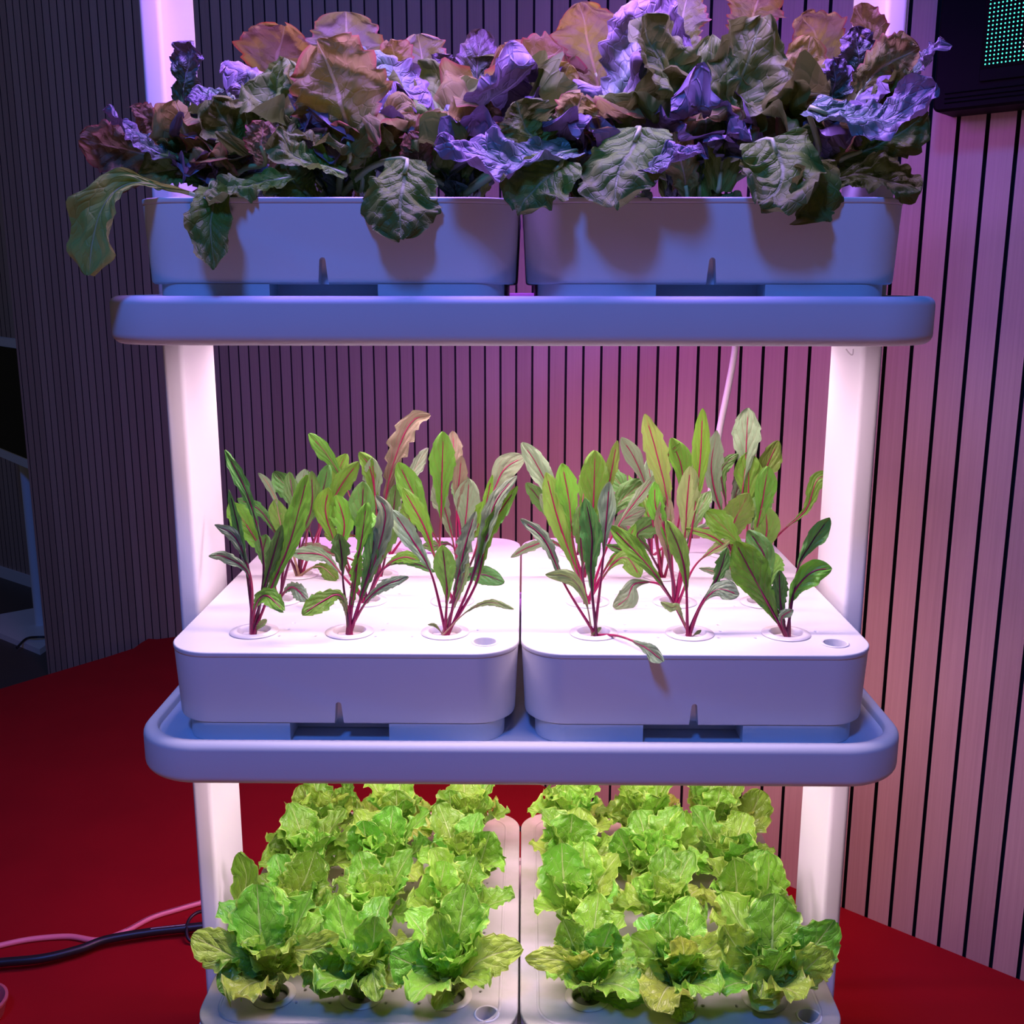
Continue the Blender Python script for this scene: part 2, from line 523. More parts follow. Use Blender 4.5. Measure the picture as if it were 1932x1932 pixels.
def leaf_arrays(P, hw, kind='lettuce', hint=(0, -1, 0.3), cup=0.25, ruf=0.25, rf=5, puck=0.0, nv=8, teeth=0.0, nt=28, nu=12,
                seed=0, b0=0.0, twist=0.0, narrow=0.2, frill=0.0, crump=0.0):
    rs = np.random.RandomState(seed)
    C = catmull(P, nt)
    T, S, Nn = frames(C, hint)
    if twist:
        a = np.linspace(-0.3, 1, nt) * twist
        S, Nn = S * np.cos(a)[:, None] + Nn * np.sin(a)[:, None], Nn * np.cos(a)[:, None] - S * np.sin(a)[:, None]
    t = np.linspace(0, 1, nt)
    ph = rs.rand(6) * 6.28
    if kind == 'lettuce':
        w = narrow + (1 - narrow) * np.clip(t / 0.62, 0, 1) ** 1.3
        w = w * np.where(t > 0.62, np.sqrt(np.clip(1 - ((t - 0.62) / 0.385) ** 2, 0.0, 1)), 1)
        w = w * (1 + 0.07 * np.sin(t * 17 + ph[0]) + 0.05 * np.sin(t * 31 + ph[1]))
    elif kind == 'late':
        w = narrow + 0.45 * np.clip((t - 0.25) / 0.25, 0, 1) + (0.55 - narrow) * np.clip((t - 0.5) / 0.3, 0, 1)
        w = w * np.where(t > 0.8, np.sqrt(np.clip(1 - ((t - 0.8) / 0.205) ** 2, 0.0, 1)), 1)
        w = w * (1 + 0.12 * np.sin(t * 29 + ph[0]))
    elif kind == 'droop':
        w = narrow + (1 - narrow) * np.clip(t / 0.45, 0, 1) ** 1.2
        w = w * np.where(t > 0.5, np.clip(1 - ((t - 0.5) / 0.51) ** 2.2, 0.0, 1) ** 0.6, 1)
        w = w * (1 + 0.08 * np.sin(t * 19 + ph[0]))
    else:
        s = np.clip((t - b0) / (1 - b0), 0, 1)
        w = np.where(s < 0.62, 0.10 + 0.90 * np.clip(s / 0.62, 0, 1) ** 1.25, np.clip(1 - ((s - 0.62) / 0.385) ** 1.9, 0, 1) ** 0.66)
        w = np.where(t < b0, 0.05, w)
    hwv = np.maximum(w * hw, 0.0004)
    u = np.linspace(-1, 1, nu + 1)
    L = np.linalg.norm(np.diff(C, axis=0), axis=1).sum()
    V_ = np.zeros((nt, nu + 1, 3))
    sgn = np.sign(u)
    for side in (-1, 1):
        idx = np.where(sgn == side)[0] if side == -1 else np.where(sgn >= 0)[0]
        for j in idx:
            au = abs(u[j])
            e = 1 + teeth * au * ((((t * 9 + (0.37 if side > 0 else 0)) % 1.0) - 0.5) * 1.6) * (t < 0.9)
            if kind == 'chic':
                e = 1 + teeth * au ** 3 * ((1 - ((t * 11 + (0.4 if side > 0 else 0)) % 1.0)) - 0.4) * 1.5 * (1.2 - t)
            wob = ruf * hw * au ** 2.2 * (np.sin(t * rf * 6.283 + ph[2 + (side > 0)]) * 0.7 + 0.45 * np.sin(t * rf * 12.1 + ph[4 + (side > 0)]) + frill * au ** 4 * np.sin(t * rf * 23 + ph[1 + (side > 0)])) * np.clip(t * 3, 0, 1)
            vphase = t * nv - 0.25 * nv * au ** 0.8 + 0.35 * np.sin(u[j] * 6 + t * 11 + ph[2]) + 0.2 * np.sin(u[j] * 13 - t * 23 + ph[4])
            bl = puck * np.abs(np.sin(vphase * math.pi)) ** 0.7 * math.sin(math.pi * min(1, au * 1.02)) ** 0.7 * np.clip(t * 4, 0, 1)
            bl = bl + puck * 0.5 * np.sin(t * L * 260 + ph[0]) * np.sin(u[j] * hw * 260 + ph[1]) * np.clip(au * 3, 0, 1)
            cr = crump * hw * (np.sin(t * 7.3 + u[j] * 2.9 + ph[0]) + 0.7 * np.sin(t * 12.7 - u[j] * 5.1 + ph[3]) + 0.4 * np.sin(t * 21 + u[j] * 9 + ph[5])) * np.clip(t * 2.5, 0, 1) * (0.35 + 0.65 * au)
            off = cup * hwv * au ** 2 + wob + bl + cr
            V_[:, j] = C + S * (u[j] * hwv * e)[:, None] * math.cos(min(1.2, abs(cup) * 0.6)) + Nn * off[:, None]
    verts = V_.reshape(-1, 3)
    faces, uvs = [], []
    m = nu + 1
    for i in range(nt - 1):
        for j in range(nu):
            faces.append((i * m + j, i * m + j + 1, (i + 1) * m + j + 1, (i + 1) * m + j))
            for (a, b) in ((i, j), (i, j + 1), (i + 1, j + 1), (i + 1, j)):
                uvs += [b / nu, a / (nt - 1)]
    return verts, faces, uvs


def leaf_obj(name, parts, mat, parent, origin):
    """parts: list of leaf_arrays results joined into one mesh"""
    V_, F_, U_ = [], [], []
    n0 = 0
    o = np.asarray(origin)
    for v, f, uv in parts:
        V_.append(v - o)
        F_ += [tuple(i + n0 for i in q) for q in f]
        U_ += uv
        n0 += len(v)
    V_ = np.vstack(V_)
    me = bpy.data.meshes.new(name)
    me.from_pydata(V_.tolist(), [], F_)
    uvl = me.uv_layers.new(name='UVMap')
    uvl.data.foreach_set('uv', np.asarray(U_, dtype=np.float32))
    me.update()
    return link(name, me, mat, parent)


def evaluate(o):
    dg = bpy.context.evaluated_depsgraph_get()
    me = bpy.data.meshes.new_from_object(o.evaluated_get(dg))
    return me


# ------------------------------------------------------------------ the setting
FLOOR_Z = -1.36
STAGE_Z = -0.90
WA = np.array([0.9646, 0.6767])
WD = np.array([-0.7542, 0.6566])       # along the wall, away from the camera
WN = np.array([-0.6566, -0.7542])      # towards the room

# slatted back wall
s = 0.3134
gaps = [s]
while gaps[-1] < 4.10:
    gaps.append(gaps[-1] + 0.0499 + 0.0026 * gaps[-1])
g2 = [s]
while g2[-1] > -1.3:
    g2.append(g2[-1] - 0.0502)
gaps = sorted(set(g2[1:] + gaps))
S_END = 4.165
V_, F_, MI, TONE = [], [], [], []
zlo, zhi = FLOOR_Z, 2.4
GW = 0.0072


def wall_box(s0, s1, d0, d1, z0, z1, mi, tone):
    b = len(V_)
    for z in (z0, z1):
        for (ss, dd) in ((s0, d0), (s1, d0), (s1, d1), (s0, d1)):
            p = WA + WD * ss + WN * dd
            V_.append((p[0], p[1], z))
    for f in ((b, b + 1, b + 2, b + 3), (b + 7, b + 6, b + 5, b + 4), (b, b + 4, b + 5, b + 1), (b + 1, b + 5, b + 6, b + 2),
              (b + 2, b + 6, b + 7, b + 3), (b + 3, b + 7, b + 4, b)):
        F_.append(f)
        MI.append(1 if (mi == 0 and f != (b + 2, b + 6, b + 7, b + 3)) else mi)
        TONE.append(tone)


wall_box(gaps[0], S_END, -0.05, -0.016, zlo, zhi, 1, 0.5)
for a, b in zip(gaps, gaps[1:] + [S_END]):
    wall_box(a + GW / 2, b - (GW / 2 if b != S_END else 0), -0.016, 0.0, zlo, zhi, 0, random.random())
me = mesh('wall_back', V_, F_)
wall = link('wall_back', me, [M['wood'], M['felt']], smooth=False)
me.polygons.foreach_set('material_index', MI)
attr = me.attributes.new('tone', 'FLOAT', 'FACE')
attr.data.foreach_set('value', TONE)
bm = bmesh.new(); bm.from_mesh(me); bmesh.ops.recalc_face_normals(bm, faces=bm.faces); bm.to_mesh(me); bm.free()
tag(wall, 'vertical grooved wooden slat wall running diagonally behind the plant rack', kind='structure')

# far wall beyond the end of the slat wall
V_, F_, MI, TONE = [], [], [], []
FA = np.array([-2.75, 4.75]); fd = np.array([-0.80, 0.60]); fn = np.array([-0.60, -0.80])
_wa, _wd, _wn = WA, WD, WN
WA, WD, WN = FA, fd, fn
wall_box(-0.9, 1.6, -0.05, -0.014, FLOOR_Z, 2.4, 1, 0.5)
x = -0.9
while x < 1.6:
    wall_box(x + 0.003, x + 0.049, -0.014, 0, FLOOR_Z + 0.07, 2.4, 0, random.random())
    x += 0.052
WA, WD, WN = _wa, _wd, _wn
me = mesh('wall_far', V_, F_)
w2 = link('wall_far', me, [M['wood'], M['felt']], smooth=False)
me.polygons.foreach_set('material_index', MI)
attr = me.attributes.new('tone', 'FLOAT', 'FACE'); attr.data.foreach_set('value', TONE)
bm = bmesh.new(); bm.from_mesh(me); bmesh.ops.recalc_face_normals(bm, faces=bm.faces); bm.to_mesh(me); bm.free()
tag(w2, 'dim far slat wall seen past the end of the near wall', kind='structure')
pA = FA + fd * -0.9 + fn * 0.012
pB = FA + fd * 1.6 + fn * 0.012
me = mesh('baseboard_far', [(pA[0], pA[1], FLOOR_Z), (pB[0], pB[1], FLOOR_Z), (pB[0], pB[1], FLOOR_Z + 0.07), (pA[0], pA[1], FLOOR_Z + 0.07),
                            (pA[0] + .008, pA[1] + .01, FLOOR_Z), (pB[0] + .008, pB[1] + .01, FLOOR_Z), (pB[0] + .008, pB[1] + .01, FLOOR_Z + 0.07), (pA[0] + .008, pA[1] + .01, FLOOR_Z + 0.07)],
          [(0, 1, 2, 3), (4, 7, 6, 5), (3, 2, 6, 7), (0, 4, 5, 1), (0, 3, 7, 4), (1, 5, 6, 2)])
tag(link('baseboard_far', me, M['white'], smooth=False), 'pale skirting board along the foot of the far wall', kind='structure')

me = box_mesh('floor', [(-5, 3, -3, 6.5, FLOOR_Z - 0.05, FLOOR_Z)])
tag(link('floor', me, M['floorwood'], smooth=False), 'dark wooden floor at the far left beyond the red platform', kind='structure')

# red carpeted platform: outline in plan
edge = [atz(0, 1300, STAGE_Z), atz(93, 1272, STAGE_Z), atz(200, 1240, STAGE_Z), atz(253, 1223, STAGE_Z), atz(266, 1213, STAGE_Z), atz(280, 1205, STAGE_Z),
        atz(296, 1206, STAGE_Z)]
plan = [(e[0], e[1]) for e in edge]
q = _wa + _wd * 3.02
plan.append((q[0] - 0.0, q[1] - 0.0))
q = _wa + _wd * -1.2
plan.append((q[0], q[1]))
plan += [(q[0], -1.35), (-2.6, -1.35)]
d_ = np.array(plan[0]) - np.array(plan[1]); d_ /= np.linalg.norm(d_)
plan.append((plan[0][0] + d_[0] * 0.9, plan[0][1] + d_[1] * 0.9))
plan = plan[::-1]
me = loft('floor_platform', [(plan, FLOOR_Z), (plan, STAGE_Z)])
bm = bmesh.new(); bm.from_mesh(me); bmesh.ops.recalc_face_normals(bm, faces=bm.faces); bm.to_mesh(me); bm.free()
tag(link('floor_platform', me, M['red'], smooth=False), 'raised platform covered in plain red carpet under the rack', kind='structure')

# ------------------------------------------------------------------ the rack
H = 0.4865
SHELF = {'top': H, 'mid': 0.0, 'low': -H}
W = 0.40
D = 0.55
rack = empty('grow_rack', (0, 0.24, STAGE_Z), 'white three-tier hydroponic rack with two posts and rounded shelf trays on red platform', 'shelving')


def child(name, me, mat, parent, smooth=True, sharp=None):
    """meshes are written in world coordinates; move them under their parent"""
    base = parent
    off = Vector((0, 0, 0))
    while base is not None:
        off += base.location
        base = base.parent
    me.transform(Matrix.Translation(-off))
    o = link(name, me, mat, parent, smooth)
    if sharp:
        sharp_smooth(o, sharp)
    return o


XO, XI, YF, YB = 0.4352, 0.4098, 0.174, 0.307
for sgn in (-1, 1):
    x0, x1 = sorted((sgn * XO, sgn * XI))
    pts = rrect(x0, x1, YF, YB, 0.006, 5)
    me = loft('post', [(pts, STAGE_Z + 0.02), (pts, 1.12)])
    child('post', me, M['post'], rack, sharp=60)
    pts = rrect(x0 - 0.012, x1 + 0.012, -0.01, 0.50, 0.015, 5)
    me = loft('base_foot', [(pts, STAGE_Z), (pts, STAGE_Z + 0.02)])
    child('base_foot', me, M['post'], rack, sharp=60)

TX, TY0, TY1 = 0.4395, -0.026, 0.578


def tray_rings(z):
    rings = []
    R = 0.075
    def ring(ins, dz):
        rings.append((rrect(-TX + ins, TX - ins, TY0 + ins, TY1 - ins, R - ins * 0.8, 12), z + dz))
    for a in range(0, 91, 15):
        ring(0.011 - 0.011 * math.sin(math.radians(a)), -0.148 + 0.011 * (1 - math.cos(math.radians(a))))
    ring(0.0, -0.125)
    for a in range(0, 91, 15):
        ring(0.009 * (1 - math.cos(math.radians(a))), -0.107 + 0.009 * math.sin(math.radians(a)))
    ring(0.014, -0.0982)
    ring(0.0155, -0.0995)
    ring(0.0165, -0.1065)
    ring(0.020, -0.108)
    return rings


for nm, z in SHELF.items():
    me = loft('shelf_tray', tray_rings(z))
    child('shelf_tray', me, M['shelf'], rack, sharp=50)
# lamp head above the picture: the same shelf section turned into a canopy
me = loft('lamp_canopy', tray_rings(2 * H))
child('lamp_canopy', me, M['shelf'], rack, sharp=50)


def lamp(z, mat, ys, hx=0.36, hw=0.02):
    for y in ys:
        me = loft('grow_lamp', [(rrect(-hx, hx, y - hw, y + hw, 0.006, 4), z - 0.010), (rrect(-hx - .003, hx + .003, y - hw - .003, y + hw + .003, 0.008, 4), z + 0.001)], cap0=False, cap1=False)
        o = child('grow_lamp', me, M['white'], rack, sharp=50)
        me = mesh('light_strip', [(-hx, y - hw, z - 0.0125), (hx, y - hw, z - 0.0125), (hx, y + hw, z - 0.0125), (-hx, y + hw, z - 0.0125)], [(0, 3, 2, 1)])
        child('light_strip', me, mat, o, smooth=False)


lamp(H - 0.1365, M['lamp_pink'], (0.045, 0.34))
lamp(-0.1365, M['lamp_pink'], (0.045, 0.34))
lamp(2 * H - 0.1365, M['lamp_violet'], (0.05,))
lamp(2 * H - 0.1365, M['lamp_warm'], (0.34,))


def added_wall_wash(z, mat, hx=0.38, h=0.026, cutr=0.34):
    # unseen strip added behind a shelf, tilted down to wash the wall with colour
    a = math.radians(60)
    y0, z0 = TY1 + 0.001, z - 0.128
    dy, dz = math.cos(math.pi / 2 - a) * h, math.sin(math.pi / 2 - a) * h
    me = mesh('added_wall_wash', [(-hx, y0, z0), (hx - cutr, y0, z0), (hx - cutr, y0 + dy, z0 + dz), (-hx, y0 + dy, z0 + dz), (-hx, y0, z0 + dz), (hx - cutr, y0, z0 + dz)],
              [(3, 2, 5, 4), (0, 4, 5, 1), (0, 3, 4), (1, 5, 2)])
    o = child('added_wall_wash', me, M['white'], rack, smooth=False)
    e = 0.0008
    me = mesh('light_strip', [(-hx, y0 + e, z0 - e), (hx - cutr, y0 + e, z0 - e), (hx - cutr, y0 + dy + e, z0 + dz - e), (-hx, y0 + dy + e, z0 + dz - e)], [(0, 3, 2, 1)])
    child('light_strip', me, mat, o, smooth=False)


added_wall_wash(H, M['wash_magenta'])
added_wall_wash(0.0, M['wash_rose'], cutr=0.0)
added_wall_wash(2 * H, M['wash_purple'], cutr=0.0)
# little cable clip under the top tray beside the right post
p = at(1608, 668, 0.16)
me = tube_mesh('hook', [(p[0] - .008, p[1], p[2] + .006), (p[0] - .004, p[1], p[2] + .001), (p[0], p[1], p[2] - .001), (p[0] + .0005, p[1], p[2] + .006)], 0.0009, n=14, k=6)
child('hook', me, M['post'], rack)

# ------------------------------------------------------------------ boxes with lids
PX0, SX, PY0, SY = 0.0865, 0.1126, 0.0728, 0.1247
CUPR = 0.0195


def lid_curve(side, z, old):
    x0, x1 = (-W, -0.0012) if side == 0 else (0.0012, W)
    cu = bpy.data.curves.new('lid', 'CURVE')
    cu.dimensions = '2D'
    cu.fill_mode = 'BOTH'
    bev = 0.0016

    def spl(pts):
        sp = cu.splines.new('POLY')
        sp.points.add(len(pts) - 1)
        for i, (x, y) in enumerate(pts):
            sp.points[i].co = (x, y, 0, 1)
        sp.use_cyclic_u = True
    spl(rrect(x0 + bev, x1 - bev, bev, D - bev, 0.05, 12))

    def circ(cx, cy, r, n=24):
        spl([(cx + r * math.cos(-2 * math.pi * i / n), cy + r * math.sin(-2 * math.pi * i / n)) for i in range(n)])
    base = -W if side == 0 else 0.0
    for c in range(3):
        for r in range(4):
            cx, cy = base + PX0 + c * SX, PY0 + r * SY
            circ(cx, cy, CUPR + 0.004)
            for dx, dy in ((0.032, -0.014), (-0.038, -0.014), (0.038, 0.010), (0.040, 0.034)):
                if (c == 2 and dx > 0 and dy < 0) or (c == 0 and dx < 0):
                    continue
                if (c == 2 and dx > 0.039):
                    continue
                circ(cx + dx, cy + dy, 0.0033, 12)
    circ(base + W - 0.0403, 0.0403, 0.0145)
    cu.extrude = 0.0014
    cu.bevel_depth = bev
    cu.bevel_resolution = 2
    o = bpy.data.objects.new('tmp', cu)
    COL.objects.link(o)
    bpy.context.view_layer.update()
    me = evaluate(o)
    bpy.data.objects.remove(o)
    me.transform(Matrix.Translation((0, 0, z - 0.003)))
    me.materials.clear()
    return me


def body_mesh(side, z):
    x0, x1 = (-W, -0.0012) if side == 0 else (0.0012, W)
    rings = []

    def ring(ins, dz, r=0.052):
        rings.append((rrect(x0 + ins, x1 - ins, ins, D - ins, max(0.01, r - ins), 12), z + dz))
    ring(0.012, -0.0865)
    ring(0.0075, -0.0862)
    ring(0.0052, -0.0845)
    ring(0.0045, -0.082)
    ring(0.0008, -0.0065)
    ring(0.0014, -0.0060)
    ring(0.0060, -0.0060)
    ring(0.0080, -0.0500)
    return loft('box_body', rings)


def cut(o, cutters):
    for c in cutters:
        c.hide_render = True
        md = o.modifiers.new('b', 'BOOLEAN')
        md.operation = 'DIFFERENCE'
        md.object = c
        md.solver = 'EXACT'
    bpy.context.view_layer.update()
    me = evaluate(o)
    old = o.data
    o.modifiers.clear()
    o.data = me
    for c in cutters:
        bpy.data.objects.remove(c)
    bpy.data.meshes.remove(old)


BOX = {}
side_nm = ['left', 'right']
tier_nm = {'top': 'top', 'mid': 'middle', 'low': 'bottom'}
box_lbl = {
    ('top', 0): 'white planter box on left of top shelf, red-leaved lettuce spilling over its rim',
    ('top', 1): 'white planter box on right of top shelf, red-leaved lettuce crowding above it',
    ('mid', 0): 'white planter box on left of middle shelf with red-stemmed chicory in its lid',
    ('mid', 1): 'white planter box on right of middle shelf with red-stemmed chicory in its lid',
    ('low', 0): 'white planter box with stained lid on left of bottom shelf, holding bright green lettuce',
    ('low', 1): 'white planter box with stained lid on right of bottom shelf, holding bright green lettuce'}
for tier, z in SHELF.items():
    for side in (0, 1):
        cx = (-W if side == 0 else 0) + W / 2
        b = empty('planter_box', (cx, D / 2, z - 0.098), box_lbl[(tier, side)], 'planter', 'hydroponic planter boxes on the rack')
        BOX[(tier, side)] = b
        body = link('box_body', body_mesh(side, z), M['white'])
        # tapered slot at the front
        nx = cx - 0.004
        n = 8
        pts = [(-0.0085, -0.03), (-0.0032, 0.0)]
        arc = [(0.0032 * math.cos(a), 0.0032 * math.sin(a)) for a in np.linspace(math.pi, 0, 9)]
        outl = [(-0.0068, -0.040)] + arc + [(0.0068, -0.040)]
        V_ = [(nx + x, -0.02, z - 0.0625 + y) for x, y in outl] + [(nx + x, 0.020, z - 0.0625 + y) for x, y in outl]
        k = len(outl)
        F_ = [tuple(range(k - 1, -1, -1)), tuple(range(k, 2 * k))] + [(i, (i + 1) % k, k + (i + 1) % k, k + i) for i in range(k)]
        cme = mesh('c', V_, F_)
        bm = bmesh.new(); bm.from_mesh(cme); bmesh.ops.recalc_face_normals(bm, faces=bm.faces); bm.to_mesh(cme); bm.free()
        bm = bmesh.new(); bm.from_mesh(body.data); bmesh.ops.recalc_face_normals(bm, faces=bm.faces); bm.to_mesh(body.data); bm.free()
        cut(body, [link('c', cme)])
        bme = body.data
        bpy.data.objects.remove(body)
        bme.materials.clear()
        child('box_body', bme, M['white'], b, sharp=30)
        # foot with its open middle
        x0, x1 = cx - W / 2 + 0.018, cx + W / 2 - 0.018
        me = loft('box_foot', [(rrect(x0, x1, 0.006, D - 0.02, 0.035, 10), z - 0.1075), (rrect(x0, x1, 0.006, D - 0.02, 0.035, 10), z - 0.0862)])
        fo = link('box_foot', me, M['foot'])
        fw = (0.0545, 0.0575)
        cb = link('c', box_mesh('c', [(cx - 0.0605, cx + 0.052, -0.05, 0.045, z - 0.12, z - 0.07)]))
        bm = bmesh.new(); bm.from_mesh(fo.data); bmesh.ops.recalc_face_normals(bm, faces=bm.faces); bm.to_mesh(fo.data); bm.free()
        cut(fo, [cb])
        fme = fo.data
        bpy.data.objects.remove(fo)
        fme.materials.clear()
        child('box_foot', fme, M['foot'], b, sharp=30)
        lm = lid_curve(side, z, tier == 'low')
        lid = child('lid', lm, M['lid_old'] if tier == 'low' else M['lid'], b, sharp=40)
        if tier == 'low':
            xx0, xx1 = (-W + 0.021, -0.022) if side == 0 else (0.022, W - 0.021)
            r1 = rrect(xx0, xx1, 0.02, D - 0.02, 0.036, 10)
            r2 = rrect(xx0 + 0.004, xx1 - 0.004, 0.024, D - 0.024, 0.032, 10)
            rm = rrect(xx0 + 0.002, xx1 - 0.002, 0.022, D - 0.022, 0.034, 10)
            me = loft('raised_rim', [(r1, z + 0.0005), (rm, z + 0.0018), (r2, z + 0.0005)], cap0=False, cap1=False)
            child('raised_rim', me, M['lid_old'], lid)
        hx = (-W if side == 0 else 0.0) + W - 0.0403
        prof = [(0.0160, 0.0004), (0.0150, 0.0012), (0.0132, 0.0008), (0.0128, -0.0005), (0.0126, -0.022)]
        me = lathe_mesh('fill_hole', prof, 28, (hx, 0.0403, z))
        child('fill_hole', me, M['lid'], lid, sharp=50)
        if tier == 'low':
            me = loft('water', [(rrect((-W if side == 0 else 0.0012) + 0.012, (-0.0012 if side == 0 else W) - 0.012, 0.012, D - 0.012, 0.03, 4), z - 0.028)], cap0=False)
            child('water', me, M['black'], b, smooth=False)
        elif tier == 'mid':
            me = loft('water', [(rrect((-W if side == 0 else 0.0012) + 0.012, (-0.0012 if side == 0 else W) - 0.012, 0.012, D - 0.012, 0.03, 4), z - 0.034)], cap0=False)
            child('inner_tray', me, M['foot'], b, smooth=False)

# planting cups -------------------------------------------------------
row_nm = ['front row', 'second row', 'third row', 'back row']
col_nm = ['left', 'middle', 'right']
PLANT = {}
prof_cup = [(0.0285, 0.0006), (0.0282, 0.0014), (0.0225, 0.0022), (0.0205, 0.0030), (0.0190, 0.0026), (0.0182, -0.004), (0.0172, -0.014)]
cup_me = {}
for old in (0, 1):
    cup_me[old] = lathe_mesh('collar', prof_cup, 36)
    cup_me[(old, 's')] = lathe_mesh('sponge', [(0.0001, -0.0042), (0.006, -0.0030), (0.012, -0.0040), (0.0178, -0.0050)], 20)
    v = cup_me[(old, 's')]
    rr = np.random.RandomState(3)
    for q in v.vertices:
        q.co.z += (rr.rand() - .5) * 0.002
    cup_me[old].materials.append(M['cup_old'] if old else M['cup'])
    cup_me[(old, 's')].materials.append(M['sponge_dark'] if old else M['sponge'])
    cup_me[old].shade_smooth(); cup_me[(old, 's')].shade_smooth()
for tier in ('mid', 'low'):
    for side in (0, 1):
        for r in range(4):
            for c in range(3):
                x = (-W if side == 0 else 0) + PX0 + c * SX
                y = PY0 + r * SY
                z = SHELF[tier]
                old = 1 if tier == 'low' else 0
                k = empty('planting_cup', (x, y, z), None, 'planting cup', 'planting cups in the lids')
                k['label'] = '%s cup, %s shelf, %s box: %s, %s cup of three' % ('algae-stained' if old else 'clear plastic', tier_nm[tier], side_nm[side], row_nm[r], col_nm[c])
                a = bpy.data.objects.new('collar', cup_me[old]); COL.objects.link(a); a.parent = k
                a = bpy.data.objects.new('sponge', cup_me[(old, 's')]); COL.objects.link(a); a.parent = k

# ------------------------------------------------------------------ chicory on the middle shelf
CHIC = {}
for side in (0, 1):
    for r in range(4):
        for c in range(3):
            x = (-W if side == 0 else 0) + PX0 + c * SX
            y = PY0 + r * SY
            o = empty('chicory_plant', (x, y, -0.004), None, 'leafy plant', 'red-stemmed chicory plants on the middle shelf')
            CHIC[(side, r, c)] = o
chic_lbl = {
    (0, 0, 0): 'chicory with one broad dark leaf and wispy upright leaf, left front corner of middle shelf',
    (0, 0, 1): 'chicory with small bright upright leaves, middle of front row in left middle-shelf box',
    (0, 0, 2): 'chicory with one rounded yellow-green leaf facing out, front row, beside left box fill hole',
    (1, 0, 0): 'chicory with one pale leaf drooping over the lid edge, front row, right middle-shelf box',
    (1, 0, 1): 'chicory with twisted bright green leaf, centre of front row in right middle-shelf box',
    (1, 0, 2): 'short chicory with big round dark green leaves beside right box fill hole, middle shelf'}
for (sd, r, c), o in CHIC.items():
    o['label'] = chic_lbl.get((sd, r, c), 'red-stemmed chicory, middle shelf, %s box: %s, %s plant of three' % (side_nm[sd], row_nm[r], col_nm[c]))

stalk_of = {'c_green': 'stalk', 'c_dark': 'stalk_dark', 'c_lime': 'stalk', 'c_grey': 'stalk', 'c_red': 'stalk', 'c_yel': 'stalk', 'c_pale': 'stalk_pale'}
_seed = [100]


def chic_leaf(key, pts, hw, mat, lean=0.0, b0=0.42, tw=0.0, teeth=0.25, cv=None, yaw=0.0, ruf=0.10, stalk=None, sr=1.0):
    """pts are given in the close-up crops of the left or right box"""
    side, r, c = key
    o = CHIC[key]
    _seed[0] += 1
    sd = _seed[0]
    rs = np.random.RandomState(sd)
    Yr = PY0 + r * SY
    base = np.array([o.location.x + rs.uniform(-.004, .004), o.location.y + rs.uniform(-.004, .003), -0.003])
    sc, ox, oy = (0.3623, 300, 740) if side == 0 else (0.3882, 950, 740)
    P = []
    n = len(pts)
    for i, (px, py) in enumerate(pts):
        f = i / (n - 1)
        P.append(at(ox + px * sc, oy + py * sc, Yr + lean * f ** 1.3 - 0.002))
    if abs(P[0][0] - base[0]) < 0.02 and abs(P[0][2] - base[2]) < 0.03:
        P[0] = base
    else:
        P = [base] + P
    P = np.array(P)
    P[:, 2] = np.maximum(P[:, 2], 0.002 + (P[:, 1] < -0.0) * -1)
    P[0] = base
    dist = Yr + 1.15
    hwm = hw * 0.97 * sc * dist / F
    hint = np.array([math.sin(yaw + rs.uniform(-.35, .35)), -1.0, rs.uniform(0.0, 0.5)])
    va = leaf_arrays(P, hwm, 'chic', hint, cup=0.22, ruf=ruf, rf=3.2, puck=0.0013, nv=9, teeth=teeth * 1.5, nt=64, nu=8, crump=0.10,  seed=sd, b0=b0, twist=tw + rs.uniform(-.25, .25))
    lf = leaf_obj('leaf', [va], M[mat], o, o.location)
    C = catmull(P, 34)
    T, S, Nn = frames(C, hint)
    C2 = C - Nn * 0.0002 * np.sign((Nn @ np.array([0, -1.0, 0])))[:, None] * -1
    rad = np.linspace(0.0021, 0.0005, 34) * sr
    k = 6
    V_, F_ = [], []
    for i in range(32):
        for j in range(k):
            a = 2 * math.pi * j / k
            V_.append(C2[i] + rad[i] * (math.cos(a) * S[i] + math.sin(a) * Nn[i]) - np.array(o.location))
    for i in range(31):
        for j in range(k):
            j2 = (j + 1) % k
            F_.append((i * k + j, i * k + j2, (i + 1) * k + j2, (i + 1) * k + j))
    link('stalk', mesh('stalk', V_, F_), M[stalk or stalk_of[mat]], lf)


def CL(side, r, c, *leaves):
    for lf in leaves:
        pts, hw, mat = lf[:3]
        kw = lf[3] if len(lf) > 3 else {}
        chic_leaf((side, r, c), pts, hw, mat, **kw)


CL(0, 0, 0,
   ([(480, 1200), (452, 900), (410, 690), (365, 505)], 30, 'c_dark', dict(b0=.35)),
   ([(495, 1200), (545, 900), (470, 560), (345, 300)], 34, 'c_dark', dict(b0=.5, teeth=.4)),
   ([(515, 1160), (595, 1000), (690, 760), (775, 430)], 66, 'c_green', dict(b0=.18, teeth=.1)),
   ([(500, 1200), (560, 980), (640, 690)], 36, 'c_dark', dict(b0=.3)),
   ([(500, 1190), (470, 960), (350, 860), (258, 852)], 30, 'c_grey', dict(b0=.5, lean=-.03, stalk='stalk')),
   ([(500, 1190), (505, 1110), (560, 1060), (650, 1140)], 48, 'c_green', dict(b0=.3, lean=-.05, yaw=.3)),
   ([(505, 1235), (530, 1210), (562, 1182)], 18, 'c_pale', dict(b0=.1, lean=-.01, sr=.4)),
   ([(490, 1200), (480, 980), (400, 760), (290, 690)], 34, 'c_grey', dict(b0=.5)))
